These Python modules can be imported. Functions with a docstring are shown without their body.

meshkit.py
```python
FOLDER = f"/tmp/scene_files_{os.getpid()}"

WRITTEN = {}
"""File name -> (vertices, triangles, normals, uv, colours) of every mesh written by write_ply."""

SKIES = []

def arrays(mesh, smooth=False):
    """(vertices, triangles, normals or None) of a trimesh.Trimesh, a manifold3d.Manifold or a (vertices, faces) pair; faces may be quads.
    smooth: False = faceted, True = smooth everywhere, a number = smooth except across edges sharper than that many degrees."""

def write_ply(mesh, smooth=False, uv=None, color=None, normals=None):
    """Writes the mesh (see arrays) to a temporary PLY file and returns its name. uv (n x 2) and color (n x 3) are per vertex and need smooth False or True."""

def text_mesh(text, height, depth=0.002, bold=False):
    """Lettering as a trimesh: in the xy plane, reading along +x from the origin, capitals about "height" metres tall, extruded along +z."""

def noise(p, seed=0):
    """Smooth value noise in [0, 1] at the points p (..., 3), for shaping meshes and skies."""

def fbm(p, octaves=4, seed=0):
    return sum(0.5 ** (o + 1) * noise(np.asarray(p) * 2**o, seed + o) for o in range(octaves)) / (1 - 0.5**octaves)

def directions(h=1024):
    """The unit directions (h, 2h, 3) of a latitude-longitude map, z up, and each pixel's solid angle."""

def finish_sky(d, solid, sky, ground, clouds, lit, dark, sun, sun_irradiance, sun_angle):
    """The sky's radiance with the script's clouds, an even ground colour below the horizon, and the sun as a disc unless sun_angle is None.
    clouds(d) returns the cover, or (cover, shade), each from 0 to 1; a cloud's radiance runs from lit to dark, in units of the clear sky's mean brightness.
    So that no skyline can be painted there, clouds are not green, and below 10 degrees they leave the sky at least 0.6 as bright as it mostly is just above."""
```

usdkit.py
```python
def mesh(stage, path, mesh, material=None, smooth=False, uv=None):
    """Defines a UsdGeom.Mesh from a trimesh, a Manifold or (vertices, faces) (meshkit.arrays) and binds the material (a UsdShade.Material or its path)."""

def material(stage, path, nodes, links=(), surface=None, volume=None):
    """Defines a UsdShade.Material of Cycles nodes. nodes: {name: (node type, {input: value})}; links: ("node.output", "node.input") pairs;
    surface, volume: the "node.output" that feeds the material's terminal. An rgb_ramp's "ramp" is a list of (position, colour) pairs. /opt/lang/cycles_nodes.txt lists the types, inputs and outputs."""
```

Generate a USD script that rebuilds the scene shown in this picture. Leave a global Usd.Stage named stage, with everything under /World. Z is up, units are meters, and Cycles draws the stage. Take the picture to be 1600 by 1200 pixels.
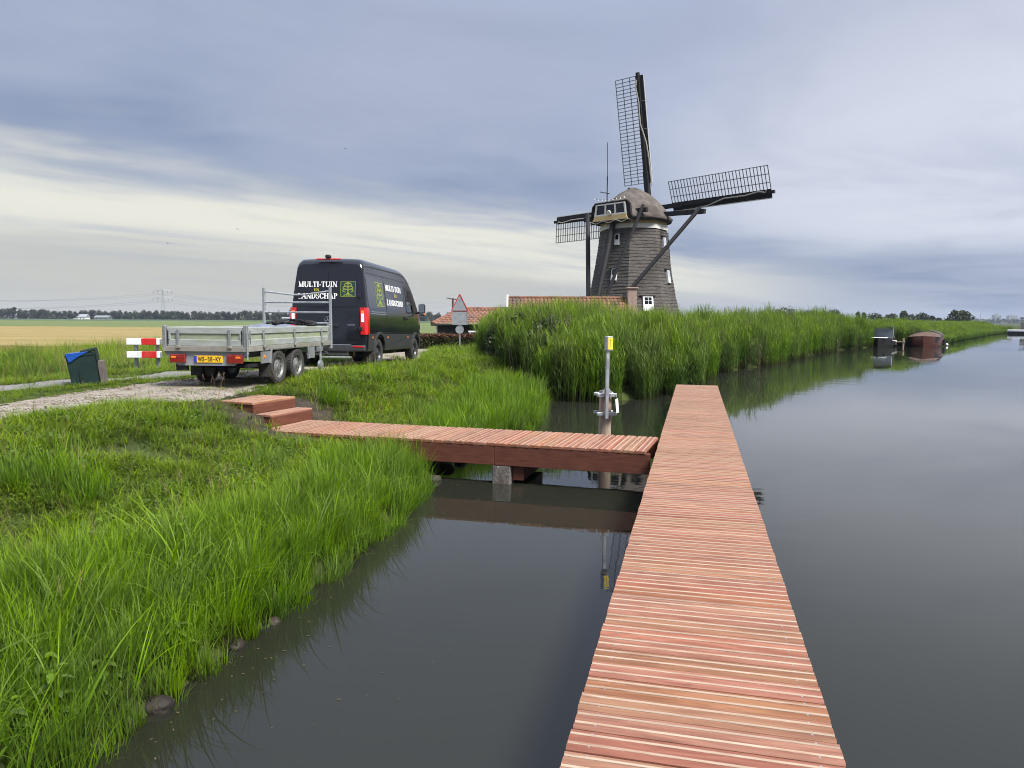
import math, random
import numpy as np, trimesh, shapely, usdkit, meshkit
from shapely.geometry import Polygon, LineString, Point, box as sbox
from shapely.ops import unary_union
from pxr import Usd, UsdGeom, UsdLux, UsdShade, Gf, Vt, Sdf
from manifold3d import Manifold, CrossSection, Mesh as MMesh

PI = math.pi
stage = Usd.Stage.CreateInMemory()
UsdGeom.Xform.Define(stage, '/World')
UsdGeom.Scope.Define(stage, '/World/Looks')

# ------------------------------------------------------------------ camera, sky, sun
EYE, PITCH, ROLL = 2.13, math.atan(100.3 / 1150), math.radians(0.35)
EXPOSURE = 2.5
camera = UsdGeom.Camera.Define(stage, '/World/camera')
camera.CreateHorizontalApertureAttr(36.0)
camera.CreateVerticalApertureAttr(27.0)
camera.CreateFocalLengthAttr(36.0 * 1150 / 1600)
camera.CreateClippingRangeAttr(Gf.Vec2f(0.05, 20000))
camera.CreateExposureAttr(EXPOSURE)
_F = np.array([0, math.cos(PITCH), -math.sin(PITCH)])
_U0 = np.array([0, math.sin(PITCH), math.cos(PITCH)])
_R0 = np.array([1.0, 0, 0])
_R = _R0 * math.cos(ROLL) + _U0 * math.sin(ROLL)
_U = -_R0 * math.sin(ROLL) + _U0 * math.cos(ROLL)
camera.AddTransformOp().Set(Gf.Matrix4d(*_R, 0, *_U, 0, *(-_F), 0, 0, 0, EYE, 1))


class NG:
    """A node graph under construction: n('math', math_type='add', value1=ref_or_number) returns a reference."""
    def __init__(self):
        self.nodes, self.links, self.k = {}, [], 0

    def __call__(self, kind, out, **inp):
        name = f'{kind}_{self.k}'
        self.k += 1
        plain = {}
        for a, b in inp.items():
            if isinstance(b, str) and '.' in b:
                self.links.append((b, f'{name}.{a}'))
            else:
                plain[a] = b
        self.nodes[name] = (kind, plain)
        return f'{name}.{out}'

    def m(self, op, a, b=0.5, c=None, clamp=False):
        kw = dict(math_type=op, value1=a, value2=b)
        if c is not None:
            kw['value3'] = c
        if clamp:
            kw['use_clamp'] = True
        return self('math', 'value', **kw)

    def mix(self, f, a, b, kind='mix'):
        return self('mix', 'color', mix_type=kind, fac=f, color1=a, color2=b)

    def sm(self, x, a, b, lo=0.0, hi=1.0):
        return self('map_range', 'result', range_type='smoothstep', value=x, from_min=a, from_max=b, to_min=lo, to_max=hi, clamp=True)

    def done(self, name, surface=None, volume=None):
        return usdkit.material(stage, f'/World/Looks/{name}', self.nodes, self.links, surface=surface, volume=volume)


SUN_EL, SUN_DIR = math.radians(52), np.array([0.62, -0.55])          # a bright place in the cloud, behind the photographer's right shoulder
SUN_DIR = SUN_DIR / np.linalg.norm(SUN_DIR)
SUN_ROT = math.atan2(SUN_DIR[0], SUN_DIR[1])


def make_sky():
    g = NG()
    d = g('texture_coordinate', 'generated')
    s = g('separate_xyz', 'x', vector=d)
    x, y, z = s, s.replace('.x', '.y'), s.replace('.x', '.z')
    zp = g.m('maximum', z, 0.0)
    zc = g.m('add', zp, 0.06)
    u0, v0 = g.m('divide', x, zc), g.m('divide', y, zc)
    # along (t) and across (q) the edge of the cloud deck, which runs away to the right
    t0 = g.m('add', g.m('multiply', u0, 0.764), g.m('multiply', v0, 0.645))
    q0 = g.m('add', g.m('multiply', u0, -0.645), g.m('multiply', v0, 0.764))
    wob = g('noise_texture', 'fac', vector=g('combine_xyz', 'vector', x=g.m('multiply', t0, 0.45), y=g.m('multiply', q0, 0.9), z=0.0), scale=1.0, detail=5.0, roughness=0.55)
    q = g.m('add', q0, g.m('multiply', g.m('subtract', wob, 0.5), 2.0))
    strk = g('noise_texture', 'fac', vector=g('combine_xyz', 'vector', x=g.m('multiply', t0, 0.28), y=g.m('multiply', q0, 1.5), z=3.7), scale=1.0, detail=6.0, roughness=0.55, distortion=0.4)
    big = g('noise_texture', 'fac', vector=g('combine_xyz', 'vector', x=g.m('multiply', u0, 0.55), y=g.m('multiply', v0, 0.55), z=1.3), scale=1.0, detail=5.0, roughness=0.5, distortion=0.3)
    az = g.m('divide', x, g.m('maximum', y, 0.05))
    front = g.sm(y, -0.1, 0.35)
    # the deck: blue grey underneath, lighter overhead, darkest towards its edge
    puff = g('noise_texture', 'fac', vector=g('combine_xyz', 'vector', x=g.m("multiply", t0, 0.62), y=g.m("multiply", q0, 0.95), z=8.1), scale=1.0, detail=7.0, roughness=0.58, distortion=0.6)
    deck = g.mix(g.sm(q, 0.4, 3.6), (0.465, 0.520, 0.680), (0.242, 0.305, 0.452))
    deck = g.mix(g.m('multiply', g.sm(big, 0.38, 0.66), 0.55), deck, (0.46, 0.50, 0.62))
    deck = g.mix(g.m('multiply', g.sm(puff, 0.42, 0.72), 0.24), deck, (0.245, 0.295, 0.415))
    deck = g.mix(g.m('multiply', g.sm(puff, 0.50, 0.28), 0.35), deck, (0.47, 0.51, 0.63))
    # a thin bright place in the deck
    du, dv = g.m('subtract', u0, 2.75), g.m('multiply', g.m('subtract', v0, 3.5), 0.75)
    r2 = g.m('add', g.m('multiply', du, du), g.m('multiply', dv, dv))
    glow = g.m('multiply', g.sm(r2, 6.5, 0.6), g.sm(puff, 0.74, 0.40, 0.5, 1.0))
    deck = g.mix(g.m('multiply', glow, 0.9), deck, (0.70, 0.73, 0.82))
    # beyond the edge: a bright cream gap that turns blue grey further right
    low = g.mix(g.sm(az, -0.1, 0.55), (0.535, 0.535, 0.505), (0.37, 0.425, 0.54))
    gapc = g.mix(g.sm(az, 0.15, 0.5), (0.80, 0.785, 0.69), (0.38, 0.435, 0.55))
    gap = g.mix(g.sm(q, 5.2, 7.4), gapc, low)
    gap = g.mix(g.m('multiply', g.sm(strk, 0.45, 0.70), g.sm(zp, 0.02, 0.10, 0.15, 0.60)), gap, (0.38, 0.43, 0.52))
    gap = g.mix(g.m('multiply', g.sm(puff, 0.50, 0.76), 0.35), gap, (0.42, 0.455, 0.51))
    edge = g.m('multiply', g.sm(g.m('add', q, g.m('multiply', g.m('subtract', puff, 0.5), 2.2)), 3.35, 4.75), front)
    sky = g.mix(edge, deck, gap)
    # the thick overcast overhead is brighter than the sky near the horizon
    up = g.sm(z, 0.36, 0.95, 1.0, 2.3)
    sky = g('vector_math', 'vector', math_type='scale', vector1=sky, scale=g.m('multiply', up, 1.0 / (0.1 * 2 ** EXPOSURE)))
    clear = g('sky_texture', 'color', sky_type='single_scattering', sun_disc=False, sun_elevation=SUN_EL, sun_rotation=SUN_ROT)
    sky = g.mix(0.015, sky, clear)
    b = g('background_shader', 'background', color=sky, strength=0.1)
    return g.done('sky_clouds', surface=b)


sky = UsdLux.DomeLight.Define(stage, '/World/sky')
UsdShade.MaterialBindingAPI.Apply(sky.GetPrim()).Bind(make_sky())
sky.GetPrim().SetCustomDataByKey('kind', 'structure')
sky.GetPrim().SetCustomDataByKey('label', 'grey overcast sky with a cream gap near the horizon')
sun = UsdLux.DistantLight.Define(stage, '/World/sun')
sun.CreateNormalizeAttr(True)
sun.CreateIntensityAttr(0.40)
sun.CreateAngleAttr(20.0)
sun.CreateColorAttr(Gf.Vec3f(1.0, 0.965, 0.91))
sun.AddRotateXYZOp().Set(Gf.Vec3f(90 - math.degrees(SUN_EL), 0, 180 - math.degrees(SUN_ROT)))

# ------------------------------------------------------------------ materials
def pbr(name, a, b=None, rough=0.6, scale=3.0, detail=4.0, metal=0.0, bump=0.0, bscale=None, spec=0.5, coat=0.0, rnd=0.0, stretch=(1, 1, 1), third=None, world=False, rrough=None, coat_rough=0.03):
    """Colour a to b by noise in object space, a darker or lighter copy per object (rnd), a little bump."""
    g = NG()
    p = g('geometry', 'position') if world else g('texture_coordinate', 'object')
    if stretch != (1, 1, 1):
        p = g('mapping', 'vector', vector=p, scale=stretch)
    if rnd:
        shift = g('combine_xyz', 'vector', x=g.m('multiply', g('object_info', 'random'), 37.0), y=0.0, z=0.0)
        p = g('vector_math', 'vector', math_type='add', vector1=p, vector2=shift)
    n = g('noise_texture', 'fac', vector=p, scale=scale, detail=detail, roughness=0.6)
    col = g('rgb_ramp', 'color', ramp=[(0.3, a), (0.7, b or a)], fac=n) if b is not None else g('color', 'color', value=a)
    if third is not None:
        n3 = g('noise_texture', 'fac', vector=p, scale=scale * 0.37, detail=3.0)
        col = g.mix(g.sm(n3, 0.52, 0.68), col, third)
    if rnd:
        r = g('object_info', 'random')
        col = g('hsv', 'color', hue=0.5, saturation=1.0, value=g('map_range', 'result', value=r, from_min=0.0, from_max=1.0, to_min=1 - rnd, to_max=1 + rnd), fac=1.0, color=col)
    kw = dict(base_color=col, roughness=rough, metallic=metal, specular_ior_level=spec, coat_weight=coat, coat_roughness=coat_rough)
    if rrough:
        kw['roughness'] = g('map_range', 'result', value=n, from_min=0.3, from_max=0.7, to_min=rrough[0], to_max=rrough[1])
    if bump:
        n2 = g('noise_texture', 'fac', vector=p, scale=bscale or scale * 4, detail=3.0)
        kw['normal'] = g('bump', 'normal', height=n2, strength=0.7, distance=bump)
    return g.done(name, surface=g('principled_bsdf', 'BSDF', **kw))


def leafy(name, a, b, tip=None, root=None, h=0.3, trans=0.35, rnd=0.25, patch=0.8, rough=0.5, spec=0.35, tcol=None):
    """Grass, reeds, leaves: colour by patches of the ground and per plant, root to tip along z, light passing through."""
    g = NG()
    pos = g('geometry', 'position')
    n = g('noise_texture', 'fac', vector=pos, scale=patch, detail=4.0, roughness=0.6)
    col = g('rgb_ramp', 'color', ramp=[(0.32, a), (0.68, b)], fac=n)
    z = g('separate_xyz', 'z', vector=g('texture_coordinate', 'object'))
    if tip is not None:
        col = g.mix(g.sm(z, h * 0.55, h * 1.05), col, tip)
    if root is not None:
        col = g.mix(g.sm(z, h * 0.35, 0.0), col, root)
    r = g('object_info', 'random')
    i = g('geometry', 'random_per_island')
    col = g('hsv', 'color', hue=g('map_range', 'result', value=i, from_min=0.0, from_max=1.0, to_min=0.478, to_max=0.508), saturation=g('map_range', 'result', value=r, from_min=0.0, from_max=1.0, to_min=0.85, to_max=1.08),
            value=g.m('multiply', g('map_range', 'result', value=r, from_min=0.0, from_max=1.0, to_min=1 - rnd, to_max=1 + rnd), g('map_range', 'result', value=i, from_min=0.0, from_max=1.0, to_min=0.70, to_max=1.36)), fac=1.0, color=col)
    p = g('principled_bsdf', 'BSDF', base_color=col, roughness=rough, specular_ior_level=spec)
    t = g('translucent_bsdf', 'BSDF', color=col)
    return g.done(name, surface=g('mix_closure', 'closure', fac=trans, closure1=p, closure2=t))


def glassy(name, tint=(0.02, 0.025, 0.03), ior=1.5):
    """A window pane: dark see-through glass with the sky in it."""
    g = NG()
    f = g('fresnel', 'fac', IOR=ior)
    t = g('transparent_bsdf', 'BSDF', color=tint)
    gl = g('glossy_bsdf', 'BSDF', color=(1, 1, 1), roughness=0.02)
    return g.done(name, surface=g('mix_closure', 'closure', fac=f, closure1=t, closure2=gl))


M = {}
M['galv'] = pbr('galvanised_steel', (0.30, 0.32, 0.34), (0.42, 0.44, 0.46), rough=0.45, metal=0.7, scale=8, rrough=(0.35, 0.6))
M['grey_paint'] = pbr('grey_paint', (0.17, 0.185, 0.20), (0.23, 0.245, 0.26), rough=0.5, scale=6)
M['dark_steel'] = pbr('dark_steel', (0.02, 0.021, 0.022), (0.05, 0.048, 0.045), rough=0.6, scale=9)
M['black'] = pbr('black_plastic', (0.012, 0.012, 0.013), (0.018, 0.018, 0.019), rough=0.6, scale=12, spec=0.25)
M['cladding'] = pbr('black_cladding', (0.022, 0.023, 0.025), (0.034, 0.035, 0.037), rough=0.5, scale=10)
M['rubber'] = pbr('tyre_rubber', (0.018, 0.017, 0.016), (0.04, 0.037, 0.033), rough=0.85, scale=14, bump=0.003)
M['rim'] = pbr('steel_rim', (0.13, 0.13, 0.125), (0.21, 0.21, 0.205), rough=0.5, metal=0.4, scale=14, third=(0.08, 0.07, 0.06))
M['dark_rim'] = pbr('black_rim', (0.03, 0.031, 0.034), (0.05, 0.05, 0.055), rough=0.35, metal=0.3, scale=14)
M['white'] = pbr('white_paint', (0.56, 0.57, 0.57), (0.64, 0.64, 0.63), rough=0.5, scale=4)
M['dirty_white'] = pbr('weathered_white', (0.55, 0.55, 0.53), (0.72, 0.72, 0.70), rough=0.6, scale=5)
M['red'] = pbr('red_reflective', (0.40, 0.012, 0.012), (0.47, 0.018, 0.018), rough=0.4, scale=6)
M['yellow'] = pbr('yellow_sheet', (0.80, 0.58, 0.02), (0.85, 0.63, 0.03), rough=0.4, scale=6)
M['plate'] = pbr('plate_yellow', (0.75, 0.42, 0.01), (0.80, 0.47, 0.02), rough=0.35, scale=5)
M['plate_blue'] = pbr('plate_blue', (0.01, 0.04, 0.30), rough=0.4)
M['ink'] = pbr('black_print', (0.012, 0.011, 0.01), rough=0.5)
M['van'] = pbr('black_van_paint', (0.006, 0.007, 0.010), (0.008, 0.009, 0.012), rough=0.16, scale=1, coat=0.9, spec=0.15, coat_rough=0.10)
M['glass'] = glassy('dark_glass', (0.30, 0.34, 0.34))
M['mill_glass'] = glassy('window_glass', (0.10, 0.11, 0.11))
M['van_glass'] = glassy('reflecting_side_glass', (0.30, 0.34, 0.34), 2.6)
M['clear_glass'] = glassy('clear_windscreen', (0.75, 0.78, 0.78))
M['mirror'] = pbr('mirror_glass', (0.7, 0.75, 0.78), rough=0.03, metal=1.0)
M['lamp_red'] = pbr('red_lamp', (0.42, 0.006, 0.008), (0.5, 0.01, 0.01), rough=0.12, coat=0.8, scale=30)
M['lamp_dark'] = pbr('dark_red_lamp', (0.13, 0.008, 0.008), (0.2, 0.012, 0.010), rough=0.15, coat=0.8, scale=30)
M['lamp_amber'] = pbr('amber_lamp', (0.75, 0.19, 0.02), rough=0.15, coat=0.8)
M['lamp_white'] = pbr('white_lamp', (0.8, 0.8, 0.78), rough=0.12, coat=0.8)
M['chrome'] = pbr('bright_metal', (0.72, 0.73, 0.74), rough=0.2, metal=1.0)
M['letter_white'] = pbr('white_lettering', (0.80, 0.80, 0.80), rough=0.4)
M['letter_gold'] = pbr('gold_lettering', (0.50, 0.40, 0.04), rough=0.4)
M['logo_green'] = pbr('dark_green_print', (0.006, 0.026, 0.018), (0.008, 0.032, 0.022), rough=0.25, coat=0.6)
M['logo_line'] = pbr('yellow_green_print', (0.21, 0.24, 0.03), rough=0.4)
M['alu'] = pbr('aluminium_board', (0.25, 0.275, 0.255), (0.35, 0.37, 0.35), rough=0.5, metal=0.25, scale=3, stretch=(1, 1, 4), third=(0.25, 0.28, 0.21))
M['alu_green'] = pbr('algae_stained_aluminium', (0.19, 0.22, 0.14), (0.29, 0.315, 0.24), rough=0.6, metal=0.15, scale=4, stretch=(1, 1, 5), third=(0.25, 0.29, 0.16))
M['alu_dirty'] = pbr('dirty_grey_beam', (0.16, 0.155, 0.135), (0.25, 0.24, 0.21), rough=0.6, metal=0.15, scale=5, third=(0.2, 0.18, 0.13))
M['trailer_steel'] = pbr('trailer_steel', (0.16, 0.17, 0.17), (0.25, 0.26, 0.26), rough=0.55, metal=0.4, scale=7)
M['bin'] = pbr('dark_green_plastic', (0.006, 0.016, 0.015), (0.010, 0.023, 0.021), rough=0.6, scale=5, spec=0.2)
M['bag'] = pbr('blue_bag', (0.003, 0.040, 0.20), (0.006, 0.058, 0.27), rough=0.3, scale=12, bump=0.01)
M['tarp'] = pbr('pale_tarpaulin', (0.10, 0.115, 0.155), (0.155, 0.17, 0.215), rough=0.4, scale=6, bump=0.02)
M['thatch'] = pbr('reed_thatch', (0.054, 0.048, 0.044), (0.110, 0.101, 0.093), rough=0.95, spec=0.15, scale=2.2, detail=8, bump=0.06, bscale=9, third=(0.074, 0.068, 0.061), stretch=(1, 1, 2.5))
M['thatch_cap'] = pbr('cap_thatch', (0.056, 0.048, 0.042), (0.118, 0.104, 0.092), rough=0.95, spec=0.15, scale=1.6, detail=8, bump=0.06, bscale=9, third=(0.052, 0.045, 0.036))
M['tarred'] = pbr('tarred_wood', (0.012, 0.012, 0.014), (0.022, 0.021, 0.021), rough=0.7, scale=4, spec=0.2)
M['cream'] = pbr('cream_boards', (0.44, 0.31, 0.13), (0.50, 0.37, 0.17), rough=0.6, scale=3)
M['offwhite'] = pbr('offwhite_paint', (0.52, 0.50, 0.45), (0.60, 0.58, 0.53), rough=0.55, scale=3)
M['rope'] = pbr('pale_rope', (0.24, 0.22, 0.19), (0.32, 0.30, 0.26), rough=0.8, scale=20)
M['brick'] = pbr('old_brick', (0.20, 0.13, 0.10), (0.30, 0.22, 0.18), rough=0.9, scale=8, bump=0.01, third=(0.24, 0.20, 0.16))
M['pantile'] = pbr('orange_pantiles', (0.105, 0.043, 0.026), (0.19, 0.086, 0.048), rough=0.75, scale=2.6, detail=6, third=(0.075, 0.042, 0.030), rnd=0.0)
M['blackboard'] = pbr('black_boarding', (0.010, 0.010, 0.010), (0.02, 0.019, 0.018), rough=0.7, scale=6)
M['concrete'] = pbr('exposed_aggregate', (0.045, 0.037, 0.032), (0.17, 0.158, 0.145), rough=0.9, scale=26, detail=2, bump=0.008, third=(0.07, 0.055, 0.046))
M['stone'] = pbr('bank_stone', (0.016, 0.013, 0.010), (0.046, 0.037, 0.030), rough=0.7, spec=0.25, scale=7, bump=0.02, rnd=0.4, detail=7)
M['pile'] = pbr('weathered_pile', (0.17, 0.12, 0.085), (0.34, 0.27, 0.20), rough=0.85, scale=6, detail=6, stretch=(3, 3, 0.4), bump=0.008)
M['grey_wood'] = pbr('grey_post', (0.055, 0.048, 0.042), (0.12, 0.105, 0.095), rough=0.9, scale=9, bump=0.01)
M['bark'] = pbr('bark', (0.05, 0.04, 0.03), (0.09, 0.075, 0.06), rough=0.9, scale=5)


def deck_wood():
    """Fresh red hardwood: grain along the plank (object x), every plank its own tone."""
    out = {}
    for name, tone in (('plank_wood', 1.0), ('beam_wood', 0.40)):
        g = NG()
        r = g('object_info', 'random')
        o = g('texture_coordinate', 'object')
        sh = g('combine_xyz', 'vector', x=g.m('multiply', r, 61.0), y=g.m('multiply', r, 17.0), z=0.0)
        p = g('vector_math', 'vector', math_type='add', vector1=g('mapping', 'vector', vector=o, scale=(1.2, 14.0, 14.0)), vector2=sh)
        n = g('noise_texture', 'fac', vector=p, scale=2.2, detail=6.0, roughness=0.65, distortion=0.6)
        n2 = g('noise_texture', 'fac', vector=g('vector_math', 'vector', math_type='add', vector1=g('mapping', 'vector', vector=o, scale=(0.7, 2.0, 2.0)), vector2=sh), scale=1.6, detail=3.0)
        c = g('rgb_ramp', 'color', ramp=[(0.30, (0.140, 0.045, 0.022)), (0.5, (0.212, 0.077, 0.040)), (0.72, (0.292, 0.124, 0.070))], fac=n)
        c = g.mix(g.m('multiply', g.sm(n2, 0.52, 0.75), 0.5), c, (0.27, 0.125, 0.055))
        kn = g('noise_texture', 'fac', vector=g('vector_math', 'vector', math_type='add', vector1=g('mapping', 'vector', vector=o, scale=(5.0, 16.0, 16.0)), vector2=sh), scale=1.0, detail=1.0)
        c = g.mix(g.m('multiply', g.sm(kn, 0.745, 0.80), 0.7), c, (0.06, 0.022, 0.012))
        st = g('noise_texture', 'fac', vector=g('geometry', 'position'), scale=1.7, detail=5.0)
        c = g.mix(g.m('multiply', g.sm(st, 0.50, 0.70), 0.22), c, (0.09, 0.040, 0.024))
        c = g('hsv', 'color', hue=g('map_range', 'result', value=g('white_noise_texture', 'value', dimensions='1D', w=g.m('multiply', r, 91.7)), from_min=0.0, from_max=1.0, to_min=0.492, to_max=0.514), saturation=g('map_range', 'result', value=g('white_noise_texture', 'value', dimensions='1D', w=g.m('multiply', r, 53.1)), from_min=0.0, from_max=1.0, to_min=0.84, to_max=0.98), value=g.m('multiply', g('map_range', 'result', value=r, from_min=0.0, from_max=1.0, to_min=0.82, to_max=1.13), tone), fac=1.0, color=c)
        b = g('bump', 'normal', height=n, strength=0.35, distance=0.004)
        out[name] = g.done(name, surface=g('principled_bsdf', 'BSDF', base_color=c, roughness=0.66, normal=b, specular_ior_level=0.22))
    return out['plank_wood'], out['beam_wood']


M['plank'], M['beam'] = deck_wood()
M['strip'] = pbr('anti_slip_strip', (0.27, 0.195, 0.140), (0.38, 0.295, 0.225), rough=0.95, spec=0.2, scale=18, detail=5, stretch=(0.5, 6, 1), bump=0.003, rnd=0.15, third=(0.25, 0.16, 0.11))
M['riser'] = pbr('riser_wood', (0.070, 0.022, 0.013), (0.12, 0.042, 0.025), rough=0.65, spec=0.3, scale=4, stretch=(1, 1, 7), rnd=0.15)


def water_material():
    g = NG()
    p = g('geometry', 'position')
    n1 = g('noise_texture', 'fac', vector=g('mapping', 'vector', vector=p, scale=(0.9, 2.0, 1.0), rotation=(0, 0, 0.35)), scale=1.6, detail=3.0, roughness=0.5)
    n2 = g('noise_texture', 'fac', vector=p, scale=0.12, detail=3.0)
    amp = g.sm(n2, 0.40, 0.66, 0.05, 1.0)
    b = g('bump', 'normal', height=g.m('multiply', n1, amp), strength=0.40, distance=0.008)
    murk = g('rgb_ramp', 'color', ramp=[(0.35, (0.0125, 0.0132, 0.0090)), (0.65, (0.0160, 0.0168, 0.0118))], fac=n2)
    return g.done('canal_water', surface=g('principled_bsdf', 'BSDF', base_color=murk, roughness=0.02, ior=1.45, normal=b))


M['water'] = water_material()
M['earth'] = pbr('turf_earth', (0.022, 0.034, 0.008), (0.042, 0.058, 0.014), rough=0.95, spec=0.15, scale=1.4, detail=6, bump=0.03, bscale=12, third=(0.026, 0.019, 0.013), world=True)
M['soil'] = pbr('bare_soil', (0.019, 0.014, 0.010), (0.047, 0.036, 0.027), rough=0.95, spec=0.2, scale=5, detail=8, bump=0.03, bscale=26, third=(0.050, 0.042, 0.025), world=True)
M['gravel'] = pbr('pale_gravel', (0.150, 0.130, 0.104), (0.26, 0.232, 0.195), rough=0.95, spec=0.2, scale=4, detail=9, bump=0.02, bscale=45, third=(0.135, 0.105, 0.070), world=True)
M['asphalt'] = pbr('worn_cycle_path', (0.095, 0.092, 0.083), (0.16, 0.155, 0.142), rough=0.9, scale=6, detail=8, bump=0.005, bscale=60, world=True)
M['grain'] = pbr('ripe_grain', (0.170, 0.130, 0.038), (0.225, 0.172, 0.056), rough=0.95, scale=0.09, detail=8, stretch=(1, 3.5, 1), bump=0.25, bscale=1.2, third=(0.17, 0.132, 0.040), world=True)
M['crop'] = pbr('green_crop', (0.060, 0.085, 0.018), (0.105, 0.128, 0.032), rough=0.95, scale=0.05, detail=7, stretch=(1, 4, 1), bump=0.2, bscale=1.0, third=(0.075, 0.110, 0.036), world=True)
M['crop_dark'] = pbr('dark_crop', (0.025, 0.055, 0.020), (0.040, 0.075, 0.026), rough=0.95, scale=0.05, detail=6, bump=0.2, bscale=1.0, world=True)

GRASS_A, GRASS_B = (0.088, 0.205, 0.009), (0.185, 0.325, 0.013)
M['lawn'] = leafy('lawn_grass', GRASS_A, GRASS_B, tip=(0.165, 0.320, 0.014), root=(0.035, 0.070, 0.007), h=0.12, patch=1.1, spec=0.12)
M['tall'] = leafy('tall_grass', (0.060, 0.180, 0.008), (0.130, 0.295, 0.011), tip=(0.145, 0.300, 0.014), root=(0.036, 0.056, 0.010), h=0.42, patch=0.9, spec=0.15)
M['straw'] = leafy('seed_stalk', (0.26, 0.19, 0.08), (0.34, 0.26, 0.12), h=0.4, trans=0.2)
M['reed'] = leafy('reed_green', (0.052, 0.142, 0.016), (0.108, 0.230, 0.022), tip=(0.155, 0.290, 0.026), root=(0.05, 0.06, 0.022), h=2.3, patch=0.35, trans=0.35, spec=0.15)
M['reed_dry'] = leafy('reed_stem', (0.11, 0.10, 0.04), (0.17, 0.14, 0.06), h=2.0, trans=0.1)
M['plume'] = leafy('reed_plume', (0.16, 0.13, 0.08), (0.22, 0.18, 0.12), h=2.4, trans=0.2)
M['bramble'] = leafy('bramble_leaf', (0.035, 0.080, 0.016), (0.070, 0.125, 0.024), trans=0.25, patch=2.0)
M['weed'] = leafy('weed_leaf', (0.070, 0.165, 0.014), (0.115, 0.23, 0.022), trans=0.35, patch=4.0)
M['far_leaf'] = leafy('far_tree_leaf', (0.022, 0.034, 0.014), (0.036, 0.052, 0.018), trans=0.15, patch=0.05, rnd=0.3)
M['tree_leaf'] = leafy('tree_leaf', (0.028, 0.050, 0.016), (0.050, 0.080, 0.022), trans=0.2, patch=0.1, rnd=0.3)
M['hedge_leaf'] = leafy('hedge_leaf', (0.030, 0.045, 0.014), (0.050, 0.062, 0.020), tip=(0.12, 0.060, 0.026), h=0.70, trans=0.2, patch=3.0)

# ------------------------------------------------------------------ helpers for things and parts
used = {}


def path_for(name, parent):
    base = str(parent.GetPath()) if parent is not None else '/World'
    k = used.get((base, name), -1) + 1
    used[(base, name)] = k
    return f'{base}/{name}' if k == 0 else f'{base}/{name}_{k:03d}'


def tag(o, label=None, cat=None, group=None, kind=None):
    for a, b in (('label', label), ('category', cat), ('group', group), ('kind', kind)):
        if b:
            o.SetCustomDataByKey(a, b)
    return o


def thing(name, label, cat, loc=(0, 0, 0), rotz=0.0, group=None, rotx=0.0, roty=0.0):
    x = UsdGeom.Xform.Define(stage, path_for(name, None))
    x.AddTranslateOp().Set(Gf.Vec3d(*map(float, loc)))
    if rotz:
        x.AddRotateZOp().Set(float(rotz))
    if roty:
        x.AddRotateYOp().Set(float(roty))
    if rotx:
        x.AddRotateXOp().Set(float(rotx))
    return tag(x.GetPrim(), label, cat, group)


def obj(name, mesh, mat, parent=None, smooth=False, **kw):
    if isinstance(mesh, MB):
        mesh = mesh.get()
    o = usdkit.mesh(stage, path_for(name, parent), mesh, M[mat] if isinstance(mat, str) else mat, smooth).GetPrim()
    return tag(o, **kw)


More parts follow.
